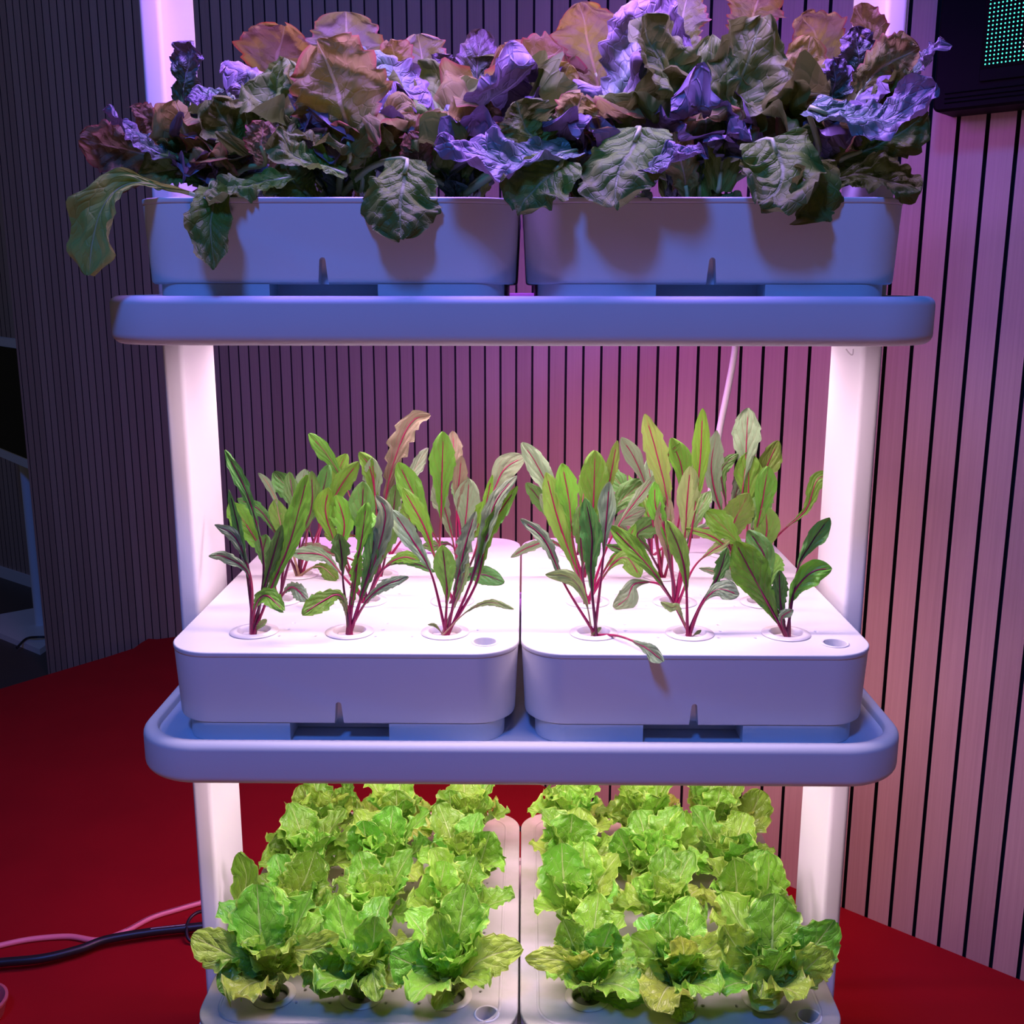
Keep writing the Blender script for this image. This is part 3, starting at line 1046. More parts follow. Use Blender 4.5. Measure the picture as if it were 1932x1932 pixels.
CL(0, 0, 1,
   ([(985, 1200), (960, 1000), (952, 850), (935, 735)], 50, 'c_dark', dict(b0=.6, teeth=.5)),
   ([(990, 1200), (1010, 980), (1050, 800), (1082, 575)], 48, 'c_green', dict(b0=.55, teeth=.4)),
   ([(1000, 1200), (1070, 1020), (1130, 860), (1180, 640), (1130, 535)], 50, 'c_grey', dict(b0=.3, teeth=.2)),
   ([(1000, 1200), (1060, 1040), (1110, 860), (1120, 700)], 52, 'c_dark', dict(b0=.3, teeth=.2)),
   ([(985, 1130), (935, 1055), (850, 1090), (745, 1160)], 56, 'c_green', dict(b0=.35, lean=-.04, yaw=-.3)),
   ([(1010, 1200), (1080, 1090), (1170, 1010), (1300, 960)], 30, 'c_grey', dict(b0=.3, lean=-.02, stalk='stalk')),
   ([(985, 1160), (965, 1095), (925, 1055)], 22, 'c_pale', dict(b0=.4, lean=-.01, sr=.5)),
   ([(1000, 1200), (1020, 1000), (1040, 820)], 34, 'c_green', dict(b0=.3, teeth=.5)))
CL(0, 0, 2,
   ([(1490, 1220), (1500, 1050), (1490, 920), (1475, 795)], 62, 'c_lime', dict(b0=.35, teeth=.05)),
   ([(1510, 1200), (1620, 1000), (1700, 740), (1760, 560), (1865, 435)], 46, 'c_grey', dict(b0=.3, teeth=.15)),
   ([(1500, 1210), (1560, 960), (1600, 780), (1650, 620)], 42, 'c_grey', dict(b0=.25, teeth=.5)),
   ([(1520, 1210), (1650, 1000), (1720, 720), (1868, 488)], 38, 'c_green', dict(b0=.3, teeth=.3)),
   ([(1515, 1235), (1600, 1145), (1720, 1095), (1850, 1130)], 18, 'c_pale', dict(b0=.3, lean=-.05, sr=.5)),
   ([(1475, 1232), (1440, 1215), (1400, 1210)], 10, 'c_pale', dict(b0=.1, sr=.4)),
   ([(1480, 1200), (1420, 950), (1320, 770), (1215, 615)], 56, 'c_grey', dict(b0=.45, teeth=.15, lean=.02)),
   ([(1500, 1200), (1560, 1050), (1590, 930), (1600, 800)], 26, 'c_pale', dict(b0=.2)))
CL(0, 1, 0,
   ([(600, 1060), (690, 850), (790, 620), (795, 410)], 44, 'c_dark', dict(b0=.5)),
   ([(640, 1060), (690, 1015), (775, 1085)], 44, 'c_grey', dict(b0=.25, lean=-.04)),
   ([(560, 1040), (545, 880), (560, 740)], 50, 'c_dark', dict(b0=.5)),
   ([(600, 1060), (650, 900), (700, 640), (680, 415)], 44, 'c_dark', dict(b0=.6, lean=.05)))
CL(0, 1, 1,
   ([(1060, 1090), (960, 880), (870, 640), (885, 495)], 62, 'c_green', dict(b0=.5, teeth=.1)),
   ([(1070, 1090), (965, 830), (965, 680), (925, 535)], 68, 'c_green', dict(b0=.5, teeth=.2)),
   ([(1080, 1080), (1150, 900), (1200, 740), (1215, 620)], 60, 'c_dark', dict(b0=.45)),
   ([(1060, 1090), (960, 960), (850, 850), (690, 840)], 42, 'c_grey', dict(b0=.4, stalk='stalk')),
   ([(1090, 1080), (1170, 920), (1300, 885), (1440, 935)], 22, 'c_dark', dict(b0=.4)),
   ([(1070, 1060), (1050, 850), (1065, 465)], 70, 'c_dark', dict(b0=.5, teeth=.05)),
   ([(1080, 1080), (1170, 920), (1270, 860), (1360, 880)], 34, 'c_green', dict(b0=.5)))
CL(0, 1, 2,
   ([(1540, 1060), (1600, 960), (1690, 950), (1800, 990)], 54, 'c_dark', dict(b0=.2, lean=-.03, teeth=.05)),
   ([(1530, 1060), (1450, 900), (1380, 700), (1270, 500)], 50, 'c_green', dict(b0=.4)),
   ([(1560, 1060), (1620, 900), (1720, 700), (1835, 545)], 52, 'c_dark', dict(b0=.5)),
   ([(1560, 1060), (1640, 850), (1690, 640), (1735, 430)], 26, 'c_green', dict(b0=.4)))
CL(0, 2, 0,
   ([(700, 960), (640, 640), (570, 480), (518, 420)], 22, 'c_grey', dict(b0=.6, stalk='stalk_pale')),
   ([(710, 960), (745, 800), (840, 560), (885, 378)], 54, 'c_dark', dict(b0=.5, teeth=.15)),
   ([(720, 960), (830, 720), (940, 500), (1040, 362)], 50, 'c_green', dict(b0=.45)),
   ([(700, 960), (600, 720), (520, 610), (408, 555)], 34, 'c_dark', dict(b0=.45)),
   ([(700, 940), (650, 760), (608, 555)], 56, 'c_lime', dict(b0=.45, teeth=.02, stalk='stalk_pale')),
   ([(740, 950), (830, 905), (930, 990)], 48, 'c_lime', dict(b0=.4, lean=-.03, stalk='stalk_pale')),
   ([(720, 940), (770, 740), (740, 560), (760, 400)], 48, 'c_grey', dict(b0=.5)))
CL(0, 2, 1,
   ([(1150, 940), (1000, 560), (900, 360), (782, 215)], 46, 'c_green', dict(b0=.6, teeth=.2, lean=.02)),
   ([(1160, 940), (1180, 560), (1245, 300), (1320, 150), (1412, 118)], 58, 'c_red', dict(b0=.35, teeth=.55, lean=.03)),
   ([(1150, 930), (1000, 870), (740, 795)], 34, 'c_red', dict(b0=.45)),
   ([(1160, 930), (1130, 600), (1100, 400), (1042, 312)], 46, 'c_green', dict(b0=.55)),
   ([(1160, 930), (1130, 600), (1110, 340)], 52, 'c_grey', dict(b0=.55)),
   ([(1170, 930), (1210, 700), (1235, 480)], 40, 'c_dark', dict(b0=.5)))
CL(0, 2, 2,
   ([(1465, 900), (1470, 600), (1480, 205)], 70, 'c_green', dict(b0=.45, teeth=.2)),
   ([(1490, 900), (1420, 720), (1340, 560), (1245, 365)], 66, 'c_green', dict(b0=.4, teeth=.08)),
   ([(1550, 900), (1600, 640), (1615, 450)], 72, 'c_grey', dict(b0=.4, teeth=.05)),
   ([(1530, 900), (1550, 640), (1575, 330)], 44, 'c_red', dict(b0=.55)))
CL(0, 3, 0,
   ([(800, 820), (830, 600), (765, 400)], 46, 'c_grey', dict(b0=.5)),
   ([(820, 800), (900, 500), (975, 320)], 50, 'c_green', dict(b0=.5)))
CL(0, 3, 1,
   ([(1220, 840), (1180, 680), (1250, 540)], 50, 'c_grey', dict(b0=.5)),
   ([(1240, 830), (1300, 700), (1290, 560)], 50, 'c_green', dict(b0=.4)),
   ([(1210, 830), (1120, 760), (860, 740)], 40, 'c_green', dict(b0=.6)))
CL(0, 3, 2,
   ([(1540, 800), (1545, 500), (1530, 202)], 48, 'c_red', dict(b0=.55, lean=.03)),
   ([(1600, 800), (1740, 520), (1800, 400), (1905, 335)], 66, 'c_grey', dict(b0=.5, teeth=.04)),
   ([(1510, 790), (1440, 800), (1370, 800)], 30, 'c_dark', dict(b0=.3)))
CL(1, 0, 0,
   ([(415, 1150), (300, 940), (200, 720), (82, 615)], 32, 'c_grey', dict(b0=.4, teeth=.35, stalk='stalk')),
   ([(425, 1140), (400, 1020), (330, 905), (203, 885)], 36, 'c_pale', dict(b0=.3, teeth=.05, lean=-.02, sr=.6)),
   ([(430, 1150), (425, 900), (430, 700), (398, 515)], 56, 'c_dark', dict(b0=.3, teeth=.15)),
   ([(440, 1150), (480, 850), (500, 620), (515, 435)], 48, 'c_grey', dict(b0=.55, teeth=.05)),
   ([(445, 1155), (560, 1185), (680, 1235), (780, 1310)], 40, 'c_grey', dict(b0=.45, lean=-.10, teeth=.1, stalk='stalk')),
   ([(440, 1152), (475, 1142)], 10, 'c_pale', dict(b0=.05, sr=.3)))
CL(1, 0, 1,
   ([(880, 1150), (800, 980), (690, 830), (518, 650)], 52, 'c_green', dict(b0=.4, teeth=.1)),
   ([(890, 1150), (885, 900), (850, 750), (793, 625)], 46, 'c_lime', dict(b0=.35, teeth=.1)),
   ([(900, 1155), (960, 1030), (1040, 900), (1087, 755)], 34, 'c_dark', dict(b0=.5, teeth=.5)),
   ([(870, 1130), (850, 1050), (815, 1045), (763, 1018)], 22, 'c_pale', dict(b0=.3, lean=-.02, sr=.5)),
   ([(900, 1158), (960, 1155)], 10, 'c_pale', dict(b0=.05, sr=.3)),
   ([(905, 1150), (960, 1040), (1040, 960), (1145, 985)], 52, 'c_grey', dict(b0=.5, lean=-.01, teeth=.02)))
CL(1, 0, 2,
   ([(1330, 1160), (1270, 1000), (1190, 850), (1125, 725)], 98, 'c_green', dict(b0=.15, teeth=.05)),
   ([(1350, 1160), (1345, 1020), (1340, 865)], 42, 'c_dark', dict(b0=.2)),
   ([(1375, 1160), (1400, 1000), (1490, 880), (1595, 855)], 64, 'c_green', dict(b0=.3, teeth=.05)),
   ([(1360, 1150), (1350, 1100), (1408, 1055)], 26, 'c_grey', dict(b0=.3, lean=-.02)),
   ([(1370, 1160), (1430, 860), (1490, 740), (1583, 608)], 50, 'c_dark', dict(b0=.55, teeth=.1)),
   ([(1350, 1160), (1290, 960), (1270, 800), (1190, 670)], 62, 'c_dark', dict(b0=.4, teeth=.05, lean=.03)))
CL(1, 1, 0,
   ([(395, 1020), (320, 780), (260, 600), (205, 390)], 68, 'c_lime', dict(b0=.22, teeth=.1)),
   ([(405, 1020), (380, 800), (368, 555)], 46, 'c_dark', dict(b0=.4)),
   ([(430, 1020), (520, 820), (590, 760), (640, 640)], 30, 'c_green', dict(b0=.4)),
   ([(390, 1020), (340, 740), (320, 540), (285, 345)], 56, 'c_green', dict(b0=.5)),
   ([(430, 1020), (520, 850), (600, 805), (665, 900)], 52, 'c_lime', dict(b0=.45, lean=-.02, teeth=.03)),
   ([(430, 1000), (500, 760), (590, 600), (745, 400)], 30, 'c_grey', dict(b0=.55, lean=.02)))
CL(1, 1, 1,
   ([(820, 1000), (760, 935), (640, 930), (600, 1000), (535, 1090)], 58, 'c_grey', dict(b0=.45, lean=-.03, teeth=.02, stalk='stalk')),
   ([(830, 1000), (800, 780), (780, 640), (795, 490)], 50, 'c_red', dict(b0=.3, teeth=.1, stalk='stalk_dark')),
   ([(845, 1000), (900, 760), (950, 400), (968, 78)], 44, 'c_green', dict(b0=.42, teeth=.15)),
   ([(850, 1000), (880, 700), (890, 560), (908, 360)], 62, 'c_pale', dict(b0=.45, teeth=.1, stalk='stalk')),
   ([(840, 1000), (800, 560), (745, 300), (688, 105)], 56, 'c_yel', dict(b0=.42, teeth=.3)),
   ([(840, 1000), (790, 700), (740, 560), (735, 435)], 42, 'c_green', dict(b0=.45)),
   ([(860, 1000), (920, 860), (1000, 780), (1100, 720)], 26, 'c_pale', dict(b0=.6, stalk='stalk')),
   ([(810, 1000), (700, 860), (600, 780), (500, 740)], 26, 'c_dark', dict(b0=.5)))
CL(1, 1, 2,
   ([(1260, 1030), (1150, 930), (1050, 880), (950, 855)], 18, 'c_grey', dict(b0=.4, stalk='stalk_pale')),
   ([(1250, 1030), (1130, 900), (1085, 820)], 46, 'c_grey', dict(b0=.5)),
   ([(1260, 1010), (1300, 900), (1320, 780)], 52, 'c_lime', dict(b0=.3)),
   ([(1240, 1010), (1100, 780), (1010, 700), (880, 660)], 22, 'c_lime', dict(b0=.5, stalk='stalk')))
CL(1, 2, 0,
   ([(370, 880), (430, 620), (445, 283)], 72, 'c_green', dict(b0=.4, teeth=.08)),
   ([(360, 880), (260, 560), (160, 350), (88, 245)], 56, 'c_grey', dict(b0=.4, teeth=.12)),
   ([(380, 880), (500, 500), (553, 235)], 30, 'c_lime', dict(b0=.5)),
   ([(350, 870), (200, 560), (110, 440)], 40, 'c_dark', dict(b0=.5)),
   ([(355, 860), (255, 735), (130, 750), (35, 803)], 24, 'c_grey', dict(b0=.3, stalk='stalk')),
   ([(380, 860), (470, 640), (550, 520)], 44, 'c_dark', dict(b0=.5)))
CL(1, 2, 1,
   ([(740, 880), (700, 500), (640, 330), (572, 220)], 44, 'c_grey', dict(b0=.6, teeth=.05)),
   ([(750, 880), (745, 650), (742, 440)], 40, 'c_green', dict(b0=.5)),
   ([(760, 870), (850, 640), (870, 400), (815, 222)], 60, 'c_green', dict(b0=.55, teeth=.03)),
   ([(740, 870), (620, 700), (560, 640), (690, 565)], 44, 'c_grey', dict(b0=.5)),
   ([(740, 870), (700, 760), (650, 690), (760, 620)], 56, 'c_dark', dict(b0=.4)),
   ([(760, 870), (800, 500), (790, 330), (858, 245)], 24, 'c_green', dict(b0=.6)))
CL(1, 2, 2,
   ([(1120, 870), (1110, 680), (1190, 490)], 76, 'c_lime', dict(b0=.3, teeth=.15)),
   ([(1150, 870), (1060, 600), (1010, 380), (1035, 185)], 56, 'c_grey', dict(b0=.4, teeth=.3)),
   ([(1160, 870), (1270, 720), (1275, 553)], 66, 'c_lime', dict(b0=.3, teeth=.05)),
   ([(1170, 860), (1240, 620), (1285, 360)], 60, 'c_green', dict(b0=.45, teeth=.03)),
   ([(1180, 860), (1340, 690), (1470, 570), (1530, 420), (1642, 412)], 34, 'c_green', dict(b0=.45, teeth=.3, stalk='stalk')),
   ([(1160, 860), (1080, 720), (990, 590), (930, 520)], 30, 'c_dark', dict(b0=.5)))
CL(1, 3, 0,
   ([(320, 790), (300, 560), (240, 480)], 36, 'c_green', dict(b0=.5)),
   ([(330, 790), (420, 600), (480, 520)], 40, 'c_dark', dict(b0=.5)))
CL(1, 3, 1,
   ([(690, 780), (690, 560), (560, 500)], 50, 'c_dark', dict(b0=.4)),
   ([(710, 780), (720, 500), (700, 320)], 46, 'c_grey', dict(b0=.5)),
   ([(710, 770), (850, 700), (1000, 660), (1080, 700)], 40, 'c_grey', dict(b0=.5)))
CL(1, 3, 2,
   ([(1140, 770), (1160, 500), (1190, 76)], 72, 'c_grey', dict(b0=.5, teeth=.2)),
   ([(1170, 770), (1190, 500), (1188, 290)], 72, 'c_green', dict(b0=.5, teeth=.03)),
   ([(1200, 770), (1250, 450), (1335, 235)], 56, 'c_lime', dict(b0=.55)),
   ([(1130, 770), (1080, 560), (1060, 380), (1140, 300)], 34, 'c_dark', dict(b0=.5)))

rsx = np.random.RandomState(77)
for (sd_, r_, c_), o_ in CHIC.items():
    for q_ in range(1 if r_ > 0 else 0):
        bx, by = o_.location.x, o_.location.y
        az = rsx.uniform(0.2, 2.9)
        Lh = rsx.uniform(.11, .17) + (0.02 if r_ > 1 else 0)
        ln = rsx.uniform(.25, .6)
        P = [np.array([bx, by, -0.003])]
        for th in np.linspace(ln * .5, ln * 1.6, 4):
            P.append(P[-1] + Lh / 4 * np.array([math.sin(th) * math.cos(az), math.sin(th) * math.sin(az), math.cos(th)]))
        hint = np.array([rsx.uniform(-.6, .6), -1, .3])
        mt = rsx.choice(['c_green', 'c_dark', 'c_grey', 'c_green'])
        b0 = rsx.uniform(.35, .55)
        v = leaf_arrays(np.array(P), rsx.uniform(.011, .017), 'chic', hint, cup=.3, ruf=.14, rf=3, puck=.0013, nv=9, teeth=rsx.uniform(.1, .6), nt=56, nu=8, seed=int(rsx.randint(1e6)), b0=b0, twist=rsx.uniform(-.4, .4), crump=.12)
        lf = leaf_obj('leaf', [v], M[mt], o_, o_.location)
        me = tube_mesh('stalk', P[:4], 0.0019, 0.0007, n=24, k=6)
        me.transform(Matrix.Translation(-Vector(o_.location)))
        link('stalk', me, M[stalk_of[mt]], lf)

# ------------------------------------------------------------------ lettuce on the bottom shelf
def rosette_leaf(cx, cy, cz, az, lean0, lean1, L, hw, rs, kind='lettuce', **kw):
    n = 6
    th = np.linspace(lean0, lean1, n)
    P = [np.array([cx + 0.004 * math.cos(az), cy + 0.004 * math.sin(az), cz])]
    dL = L / n
    for t in th:
        P.append(P[-1] + dL * np.array([math.sin(t) * math.cos(az), math.sin(t) * math.sin(az), math.cos(t)]))
    hint = np.array([-math.cos(az), -math.sin(az), 0.6])
    return leaf_arrays(P, hw, kind, hint, seed=rs.randint(1e6), **kw)


LETT = {}
for side in (0, 1):
    for r in range(4):
        for c in range(3):
            x = (-W if side == 0 else 0) + PX0 + c * SX
            y = PY0 + r * SY
            z = -H
            rs = np.random.RandomState(1000 + side * 100 + r * 10 + c)
            o = empty('lettuce_plant', (x, y, z), 'bright green lettuce, bottom shelf, %s box: %s, %s plant of three' % (side_nm[side], row_nm[r], col_nm[c]),
                      'lettuce', 'green lettuces on the bottom shelf')
            LETT[(side, r, c)] = o
            loc = (x, y, z)
            up = 0.045 + rs.uniform(-.006, .006)
            az0 = rs.uniform(0, 6.28)
            # broad upright leaves at the back and sides, lower collar leaves
            size = 1.10 + rs.uniform(-.08, .10)
            k_out, k_mid = 5, 5
            for i in range(k_out):
                az = az0 + i * 2.51 + rs.uniform(-.2, .2)
                L = rs.uniform(0.078, 0.098) * size
                v = rosette_leaf(x, y, z - .002, az, rs.uniform(.30, .45), rs.uniform(1.15, 1.9), L, rs.uniform(.022, .031) * size, rs,
                                 cup=rs.uniform(.15, .45), ruf=rs.uniform(.18, .32), rf=rs.uniform(2.5, 3.6), puck=.0018, nv=6, teeth=.12, nt=40, nu=14, narrow=.2, frill=.5)
                leaf_obj('leaf', [v], M[rs.choice(['l_a', 'l_a', 'l_b', 'l_c'])], o, loc)
            for i in range(k_mid):
                az = az0 + 1.2 + i * 2.4 + rs.uniform(-.2, .2)
                back = math.sin(az) > 0.2
                L = rs.uniform(0.094, 0.112) * size * (1.08 if back else 0.86)
                v = rosette_leaf(x, y, z, az, rs.uniform(.12, .25), rs.uniform(.5, .95), L, rs.uniform(.022, .030) * size, rs,
                                 cup=rs.uniform(.2, .5), ruf=rs.uniform(.16, .28), rf=rs.uniform(2.5, 3.6), puck=.0018, nv=6, teeth=.12, nt=40, nu=14, narrow=.2, frill=.5)
                leaf_obj('leaf', [v], M[rs.choice(['l_a', 'l_b', 'l_b', 'l_a'])], o, loc)
            hearts = []
            for i in range(8):
                az = az0 + i * 2.3
                L = rs.uniform(0.058, 0.074) * size
                hearts.append(rosette_leaf(x, y, z + .012, az, rs.uniform(.02, .1), rs.uniform(.3, .95), L, rs.uniform(.011, .018) * size, rs,
                                           cup=.7, ruf=.38, rf=3.2, puck=.001, nv=6, teeth=.08, nt=20, nu=10, narrow=.3))
            leaf_obj('heart_leaves', hearts, M['l_a'], o, loc)


def lett_leaf(key, pts, hw, mat, lean=0.0, hint=(0, -1, .7), **kw):
    """pts in photo pixels"""
    o = LETT[key]
    _seed[0] += 1
    Yr = o.location.y
    P = [np.array([o.location.x, o.location.y, o.location.z])]
    n = len(pts)
    for i, (px, py) in enumerate(pts):
        P.append(at(px, py, Yr + lean * ((i + 1) / n) ** 1.2))
    P = np.array(P)
    P[:, 2] = np.maximum(P[:, 2], -H + 0.003)
    d = dict(cup=.2, ruf=.18, rf=2.8, puck=.0019, nv=6, teeth=.12, nt=44, nu=16, narrow=.25, frill=.5)
    d.update(kw)
    v = leaf_arrays(P, hw * 0.9 * (Yr + 1.25) / F, 'lettuce', hint, seed=_seed[0], **d)
    leaf_obj('leaf', [v], M[mat], o, o.location)


LL = lett_leaf
LL((0, 0, 0), [(500, 1810), (490, 1740), (485, 1668)], 60, 'l_b', lean=.02)
LL((0, 0, 0), [(480, 1830), (430, 1800), (362, 1765)], 42, 'l_c', lean=-.02)
LL((0, 0, 0), [(490, 1855), (450, 1845), (412, 1868)], 40, 'l_b', lean=-.04)
LL((0, 0, 0), [(545, 1800), (590, 1790), (640, 1765)], 30, 'l_c', lean=-.02)
LL((0, 0, 0), [(520, 1830), (512, 1800), (505, 1785)], 46, 'l_a', lean=-.03, hint=(0, -1, -.2), cup=-.3)
LL((0, 0, 1), [(680, 1830), (650, 1760), (635, 1690)], 42, 'l_a', lean=.02)
LL((0, 0, 1), [(700, 1820), (705, 1770), (708, 1728)], 44, 'l_b', lean=-.01)
LL((0, 0, 1), [(650, 1850), (620, 1840), (585, 1800)], 46, 'l_b', lean=-.03)
LL((0, 0, 1), [(700, 1830), (705, 1845), (712, 1890)], 30, 'l_a', lean=-.06, hint=(0, -1, .3))
LL((0, 0, 2), [(860, 1790), (870, 1730), (880, 1668)], 50, 'l_b', lean=.02)
LL((0, 0, 2), [(820, 1830), (780, 1820), (735, 1800)], 50, 'l_b', lean=-.03)
LL((0, 0, 2), [(870, 1850), (910, 1810), (985, 1785)], 40, 'l_c', lean=-.03)
LL((0, 0, 2), [(850, 1860), (840, 1870), (820, 1905)], 26, 'l_c', lean=-.05, hint=(0, -1, .3))
LL((0, 0, 2), [(850, 1820), (835, 1770), (825, 1722)], 36, 'l_a', lean=-.01)
LL((1, 0, 0), [(1100, 1840), (1080, 1780), (1062, 1735)], 40, 'l_b', lean=0)
LL((1, 0, 0), [(1120, 1830), (1140, 1780), (1155, 1742)], 42, 'l_b', lean=-.01)
LL((1, 0, 0), [(1095, 1850), (1070, 1815), (990, 1808)], 26, 'l_c', lean=-.04, ruf=.3)
LL((1, 0, 0), [(1130, 1880), (1180, 1885), (1232, 1862)], 22, 'l_b', lean=-.03)
LL((1, 0, 0), [(1110, 1850), (1100, 1820), (1090, 1800)], 44, 'l_c', lean=-.04, hint=(0, -1, -.3), cup=-.3)
LL((1, 0, 1), [(1270, 1820), (1265, 1770), (1262, 1720)], 46, 'l_b', lean=.02)
LL((1, 0, 1), [(1280, 1830), (1290, 1800), (1285, 1765)], 34, 'l_c', lean=-.04, hint=(0, -1, -.1))
LL((1, 0, 1), [(1300, 1820), (1340, 1790), (1370, 1765)], 36, 'l_c', lean=-.02)
LL((1, 0, 1), [(1250, 1820), (1215, 1780), (1190, 1765)], 36, 'l_a', lean=-.02)
LL((1, 0, 1), [(1280, 1890), (1285, 1900), (1295, 1928)], 30, 'l_c', lean=-.05, hint=(0, -1, .3))
LL((1, 0, 2), [(1455, 1800), (1458, 1740), (1462, 1685)], 62, 'l_b', lean=.02)
LL((1, 0, 2), [(1500, 1820), (1540, 1780), (1575, 1735)], 46, 'l_b', lean=-.02)
LL((1, 0, 2), [(1420, 1820), (1385, 1780), (1365, 1745)], 42, 'l_a', lean=-.02)
LL((1, 0, 2), [(1445, 1860), (1440, 1850), (1435, 1885)], 50, 'l_c', lean=-.05, hint=(0, -1, .4), ruf=.3)
LL((1, 0, 2), [(1500, 1850), (1530, 1820), (1565, 1790)], 40, 'l_c', lean=-.04)
LL((0, 1, 0), [(470, 1700), (465, 1650), (450, 1608)], 30, 'l_b', lean=0)
LL((0, 1, 0), [(560, 1700), (580, 1650), (595, 1605)], 48, 'l_b', lean=.02)
LL((0, 1, 2), [(830, 1690), (835, 1650), (840, 1625)], 46, 'l_a', lean=.02)
LL((0, 2, 0), [(550, 1640), (545, 1600), (535, 1565)], 50, 'l_b', lean=.02)
LL((0, 2, 1), [(700, 1620), (690, 1580), (685, 1548)], 46, 'l_b', lean=.01)
LL((0, 2, 2), [(900, 1640), (915, 1600), (925, 1568)], 44, 'l_b', lean=.01)
LL((1, 1, 0), [(1070, 1690), (1062, 1640), (1060, 1590)], 56, 'l_b', lean=.02)
LL((1, 1, 2), [(1390, 1710), (1390, 1670), (1385, 1620)], 46, 'l_b', lean=0)
LL((1, 1, 2), [(1440, 1710), (1450, 1660), (1450, 1610)], 40, 'l_a', lean=.02)
LL((1, 2, 0), [(1070, 1640), (1075, 1590), (1080, 1535)], 60, 'l_b', lean=.02)
LL((1, 2, 1), [(1200, 1650), (1185, 1610), (1165, 1565)], 44, 'l_b', lean=.01)
LL((1, 2, 1), [(1270, 1620), (1285, 1570), (1292, 1530)], 36, 'l_a', lean=.03)
LL((1, 2, 2), [(1390, 1610), (1400, 1590), (1405, 1572)], 46, 'l_b', lean=0)
LL((1, 3, 0), [(1070, 1590), (1070, 1540), (1065, 1480)], 50, 'l_a', lean=.03)
LL((0, 3, 0), [(580, 1570), (580, 1520), (570, 1480)], 36, 'l_a', lean=.02)
LL((0, 3, 0), [(620, 1560), (640, 1530), (662, 1500)], 24, 'l_c', lean=.0)
LL((0, 3, 1), [(745, 1560), (748, 1520), (748, 1490)], 42, 'l_b', lean=.01)
LL((0, 3, 2), [(850, 1560), (850, 1520), (848, 1490)], 38, 'l_b', lean=.01)
LL((1, 3, 1), [(1200, 1560), (1190, 1520), (1185, 1490)], 42, 'l_a', lean=.01)
LL((1, 3, 2), [(1350, 1550), (1355, 1515), (1358, 1485)], 38, 'l_a', lean=.01)
LL((1, 3, 2), [(1390, 1560), (1420, 1530), (1435, 1490)], 42, 'l_a', lean=.03)

# ------------------------------------------------------------------ red lettuce on the top shelf
TOPL = {}
top_lbl = {
    (0, 0, 0): 'red-leaved lettuce at left end of top shelf, long leaf hanging past box corner',
    (0, 0, 1): 'red-leaved lettuce in middle of left top box, broad veined olive leaf arching up front',
    (0, 0, 2): 'red-leaved lettuce beside the gap between top boxes, green leaf folded over the rim',
    (1, 0, 0): 'red-leaved lettuce right of the gap between top boxes, large crinkled leaf drooping over rim',
    (1, 0, 1): 'red-leaved lettuce at centre of right top box, tall ribbed green leaves standing upright',
    (1, 0, 2): 'red-leaved lettuce at right end of top shelf, long crinkled leaf curving up at its side'}
ROWY = [0.085, 0.33]
for side in (0, 1):
    for r in range(2):
        for c in range(3):
            x = (-W if side == 0 else 0) + 0.07 + c * 0.13
            y = ROWY[r]
            o = empty('red_lettuce_plant', (x, y, H), top_lbl.get((side, r, c), 'red-leaved lettuce, top shelf, %s box: back row, %s plant of three' % (side_nm[side], col_nm[c])),
                      'lettuce', 'red-leaved lettuces on the top shelf')
            TOPL[(side, r, c)] = o
            rs = np.random.RandomState(50 + side * 20 + r * 7 + c)
            az0 = rs.uniform(0, 6.28)
            hgt = (0.17, 0.19, 0.20)[c] if side == 0 else (0.21, 0.22, 0.20)[c]
            if r == 0:
                hgt *= 0.82
            if side == 0 and c == 0:
                hgt *= 0.75
            for i in range(12):
                az = az0 + i * 2.4
                inner = i < 6
                L = hgt * rs.uniform(.85, 1.08)
                # keep the crowd out of the very front: those leaves are placed one by one
                if r == 0 and math.sin(az) < -0.3:
                    L *= 0.62
                v = rosette_leaf(x, y, H, az, rs.uniform(.05, .25), rs.uniform(.6, 1.0) if inner else rs.uniform(1.1, 1.7), L, rs.uniform(.040, .058), rs,
                                 cup=rs.uniform(.1, .4), ruf=rs.uniform(.16, .28), rf=rs.uniform(2, 3), puck=.0032, nv=9, teeth=.08, nt=44, nu=20, narrow=.2, frill=.2, crump=.24, twist=rs.uniform(-.8, .8))
                mt = rs.choice(['t_violet_lit', 't_green', 't_olive', 't_bronze', 't_violet_lit'] if r else ['t_green', 't_deep', 't_violet_lit', 't_violet_lit', 't_olive'])
                leaf_obj('leaf', [v], M[mt], o, o.location)


def TL(key, Y0, Y1, pts, hw, mat, hint=(0, -1, .35), kind='lettuce', root=False, **kw):
    o = TOPL[key]
    _seed[0] += 1
    P = []
    n = len(pts)
    for i, (px, py) in enumerate(pts):
        P.append(at(px, py, Y0 + (Y1 - Y0) * i / (n - 1)))
    base = np.array([o.location.x, o.location.y, o.location.z + 0.005])
    stem = None
    d0 = np.linalg.norm(P[0] - base)
    d = dict(cup=.18, ruf=.17, rf=2.4, puck=.0028, nv=9, teeth=.12, nt=52, nu=24, narrow=.30, frill=.3, crump=.20)
    if kind in ('droop', 'late'):
        d.update(puck=.0009, teeth=.05, crump=.14)
    d.update(kw)
    v = leaf_arrays(P, hw * ((Y0 + Y1) / 2 + 1.1) / F, kind, hint, seed=_seed[0], **d)
    lf = leaf_obj('leaf', [v], M[mat], o, o.location)
    # the leaf's stalk down to the plant's crown
    if d0 > 0.012:
        t0 = (P[1] - P[0]) / np.linalg.norm(P[1] - P[0])
        mid = (base + P[0]) / 2 + np.array([0, 0, 0.012])
        if P[0][1] < 0.0:
            mid = np.array([(base[0] + P[0][0]) / 2, 0.02, H + 0.028])
        me = tube_mesh('leaf_stalk', [base, mid, P[0], P[0] + t0 * 0.02], 0.0042, 0.0022, n=16, k=8)
        me.transform(Matrix.Translation(-Vector(o.location)))
        link('leaf_stalk', me, M['stem_green'], lf)


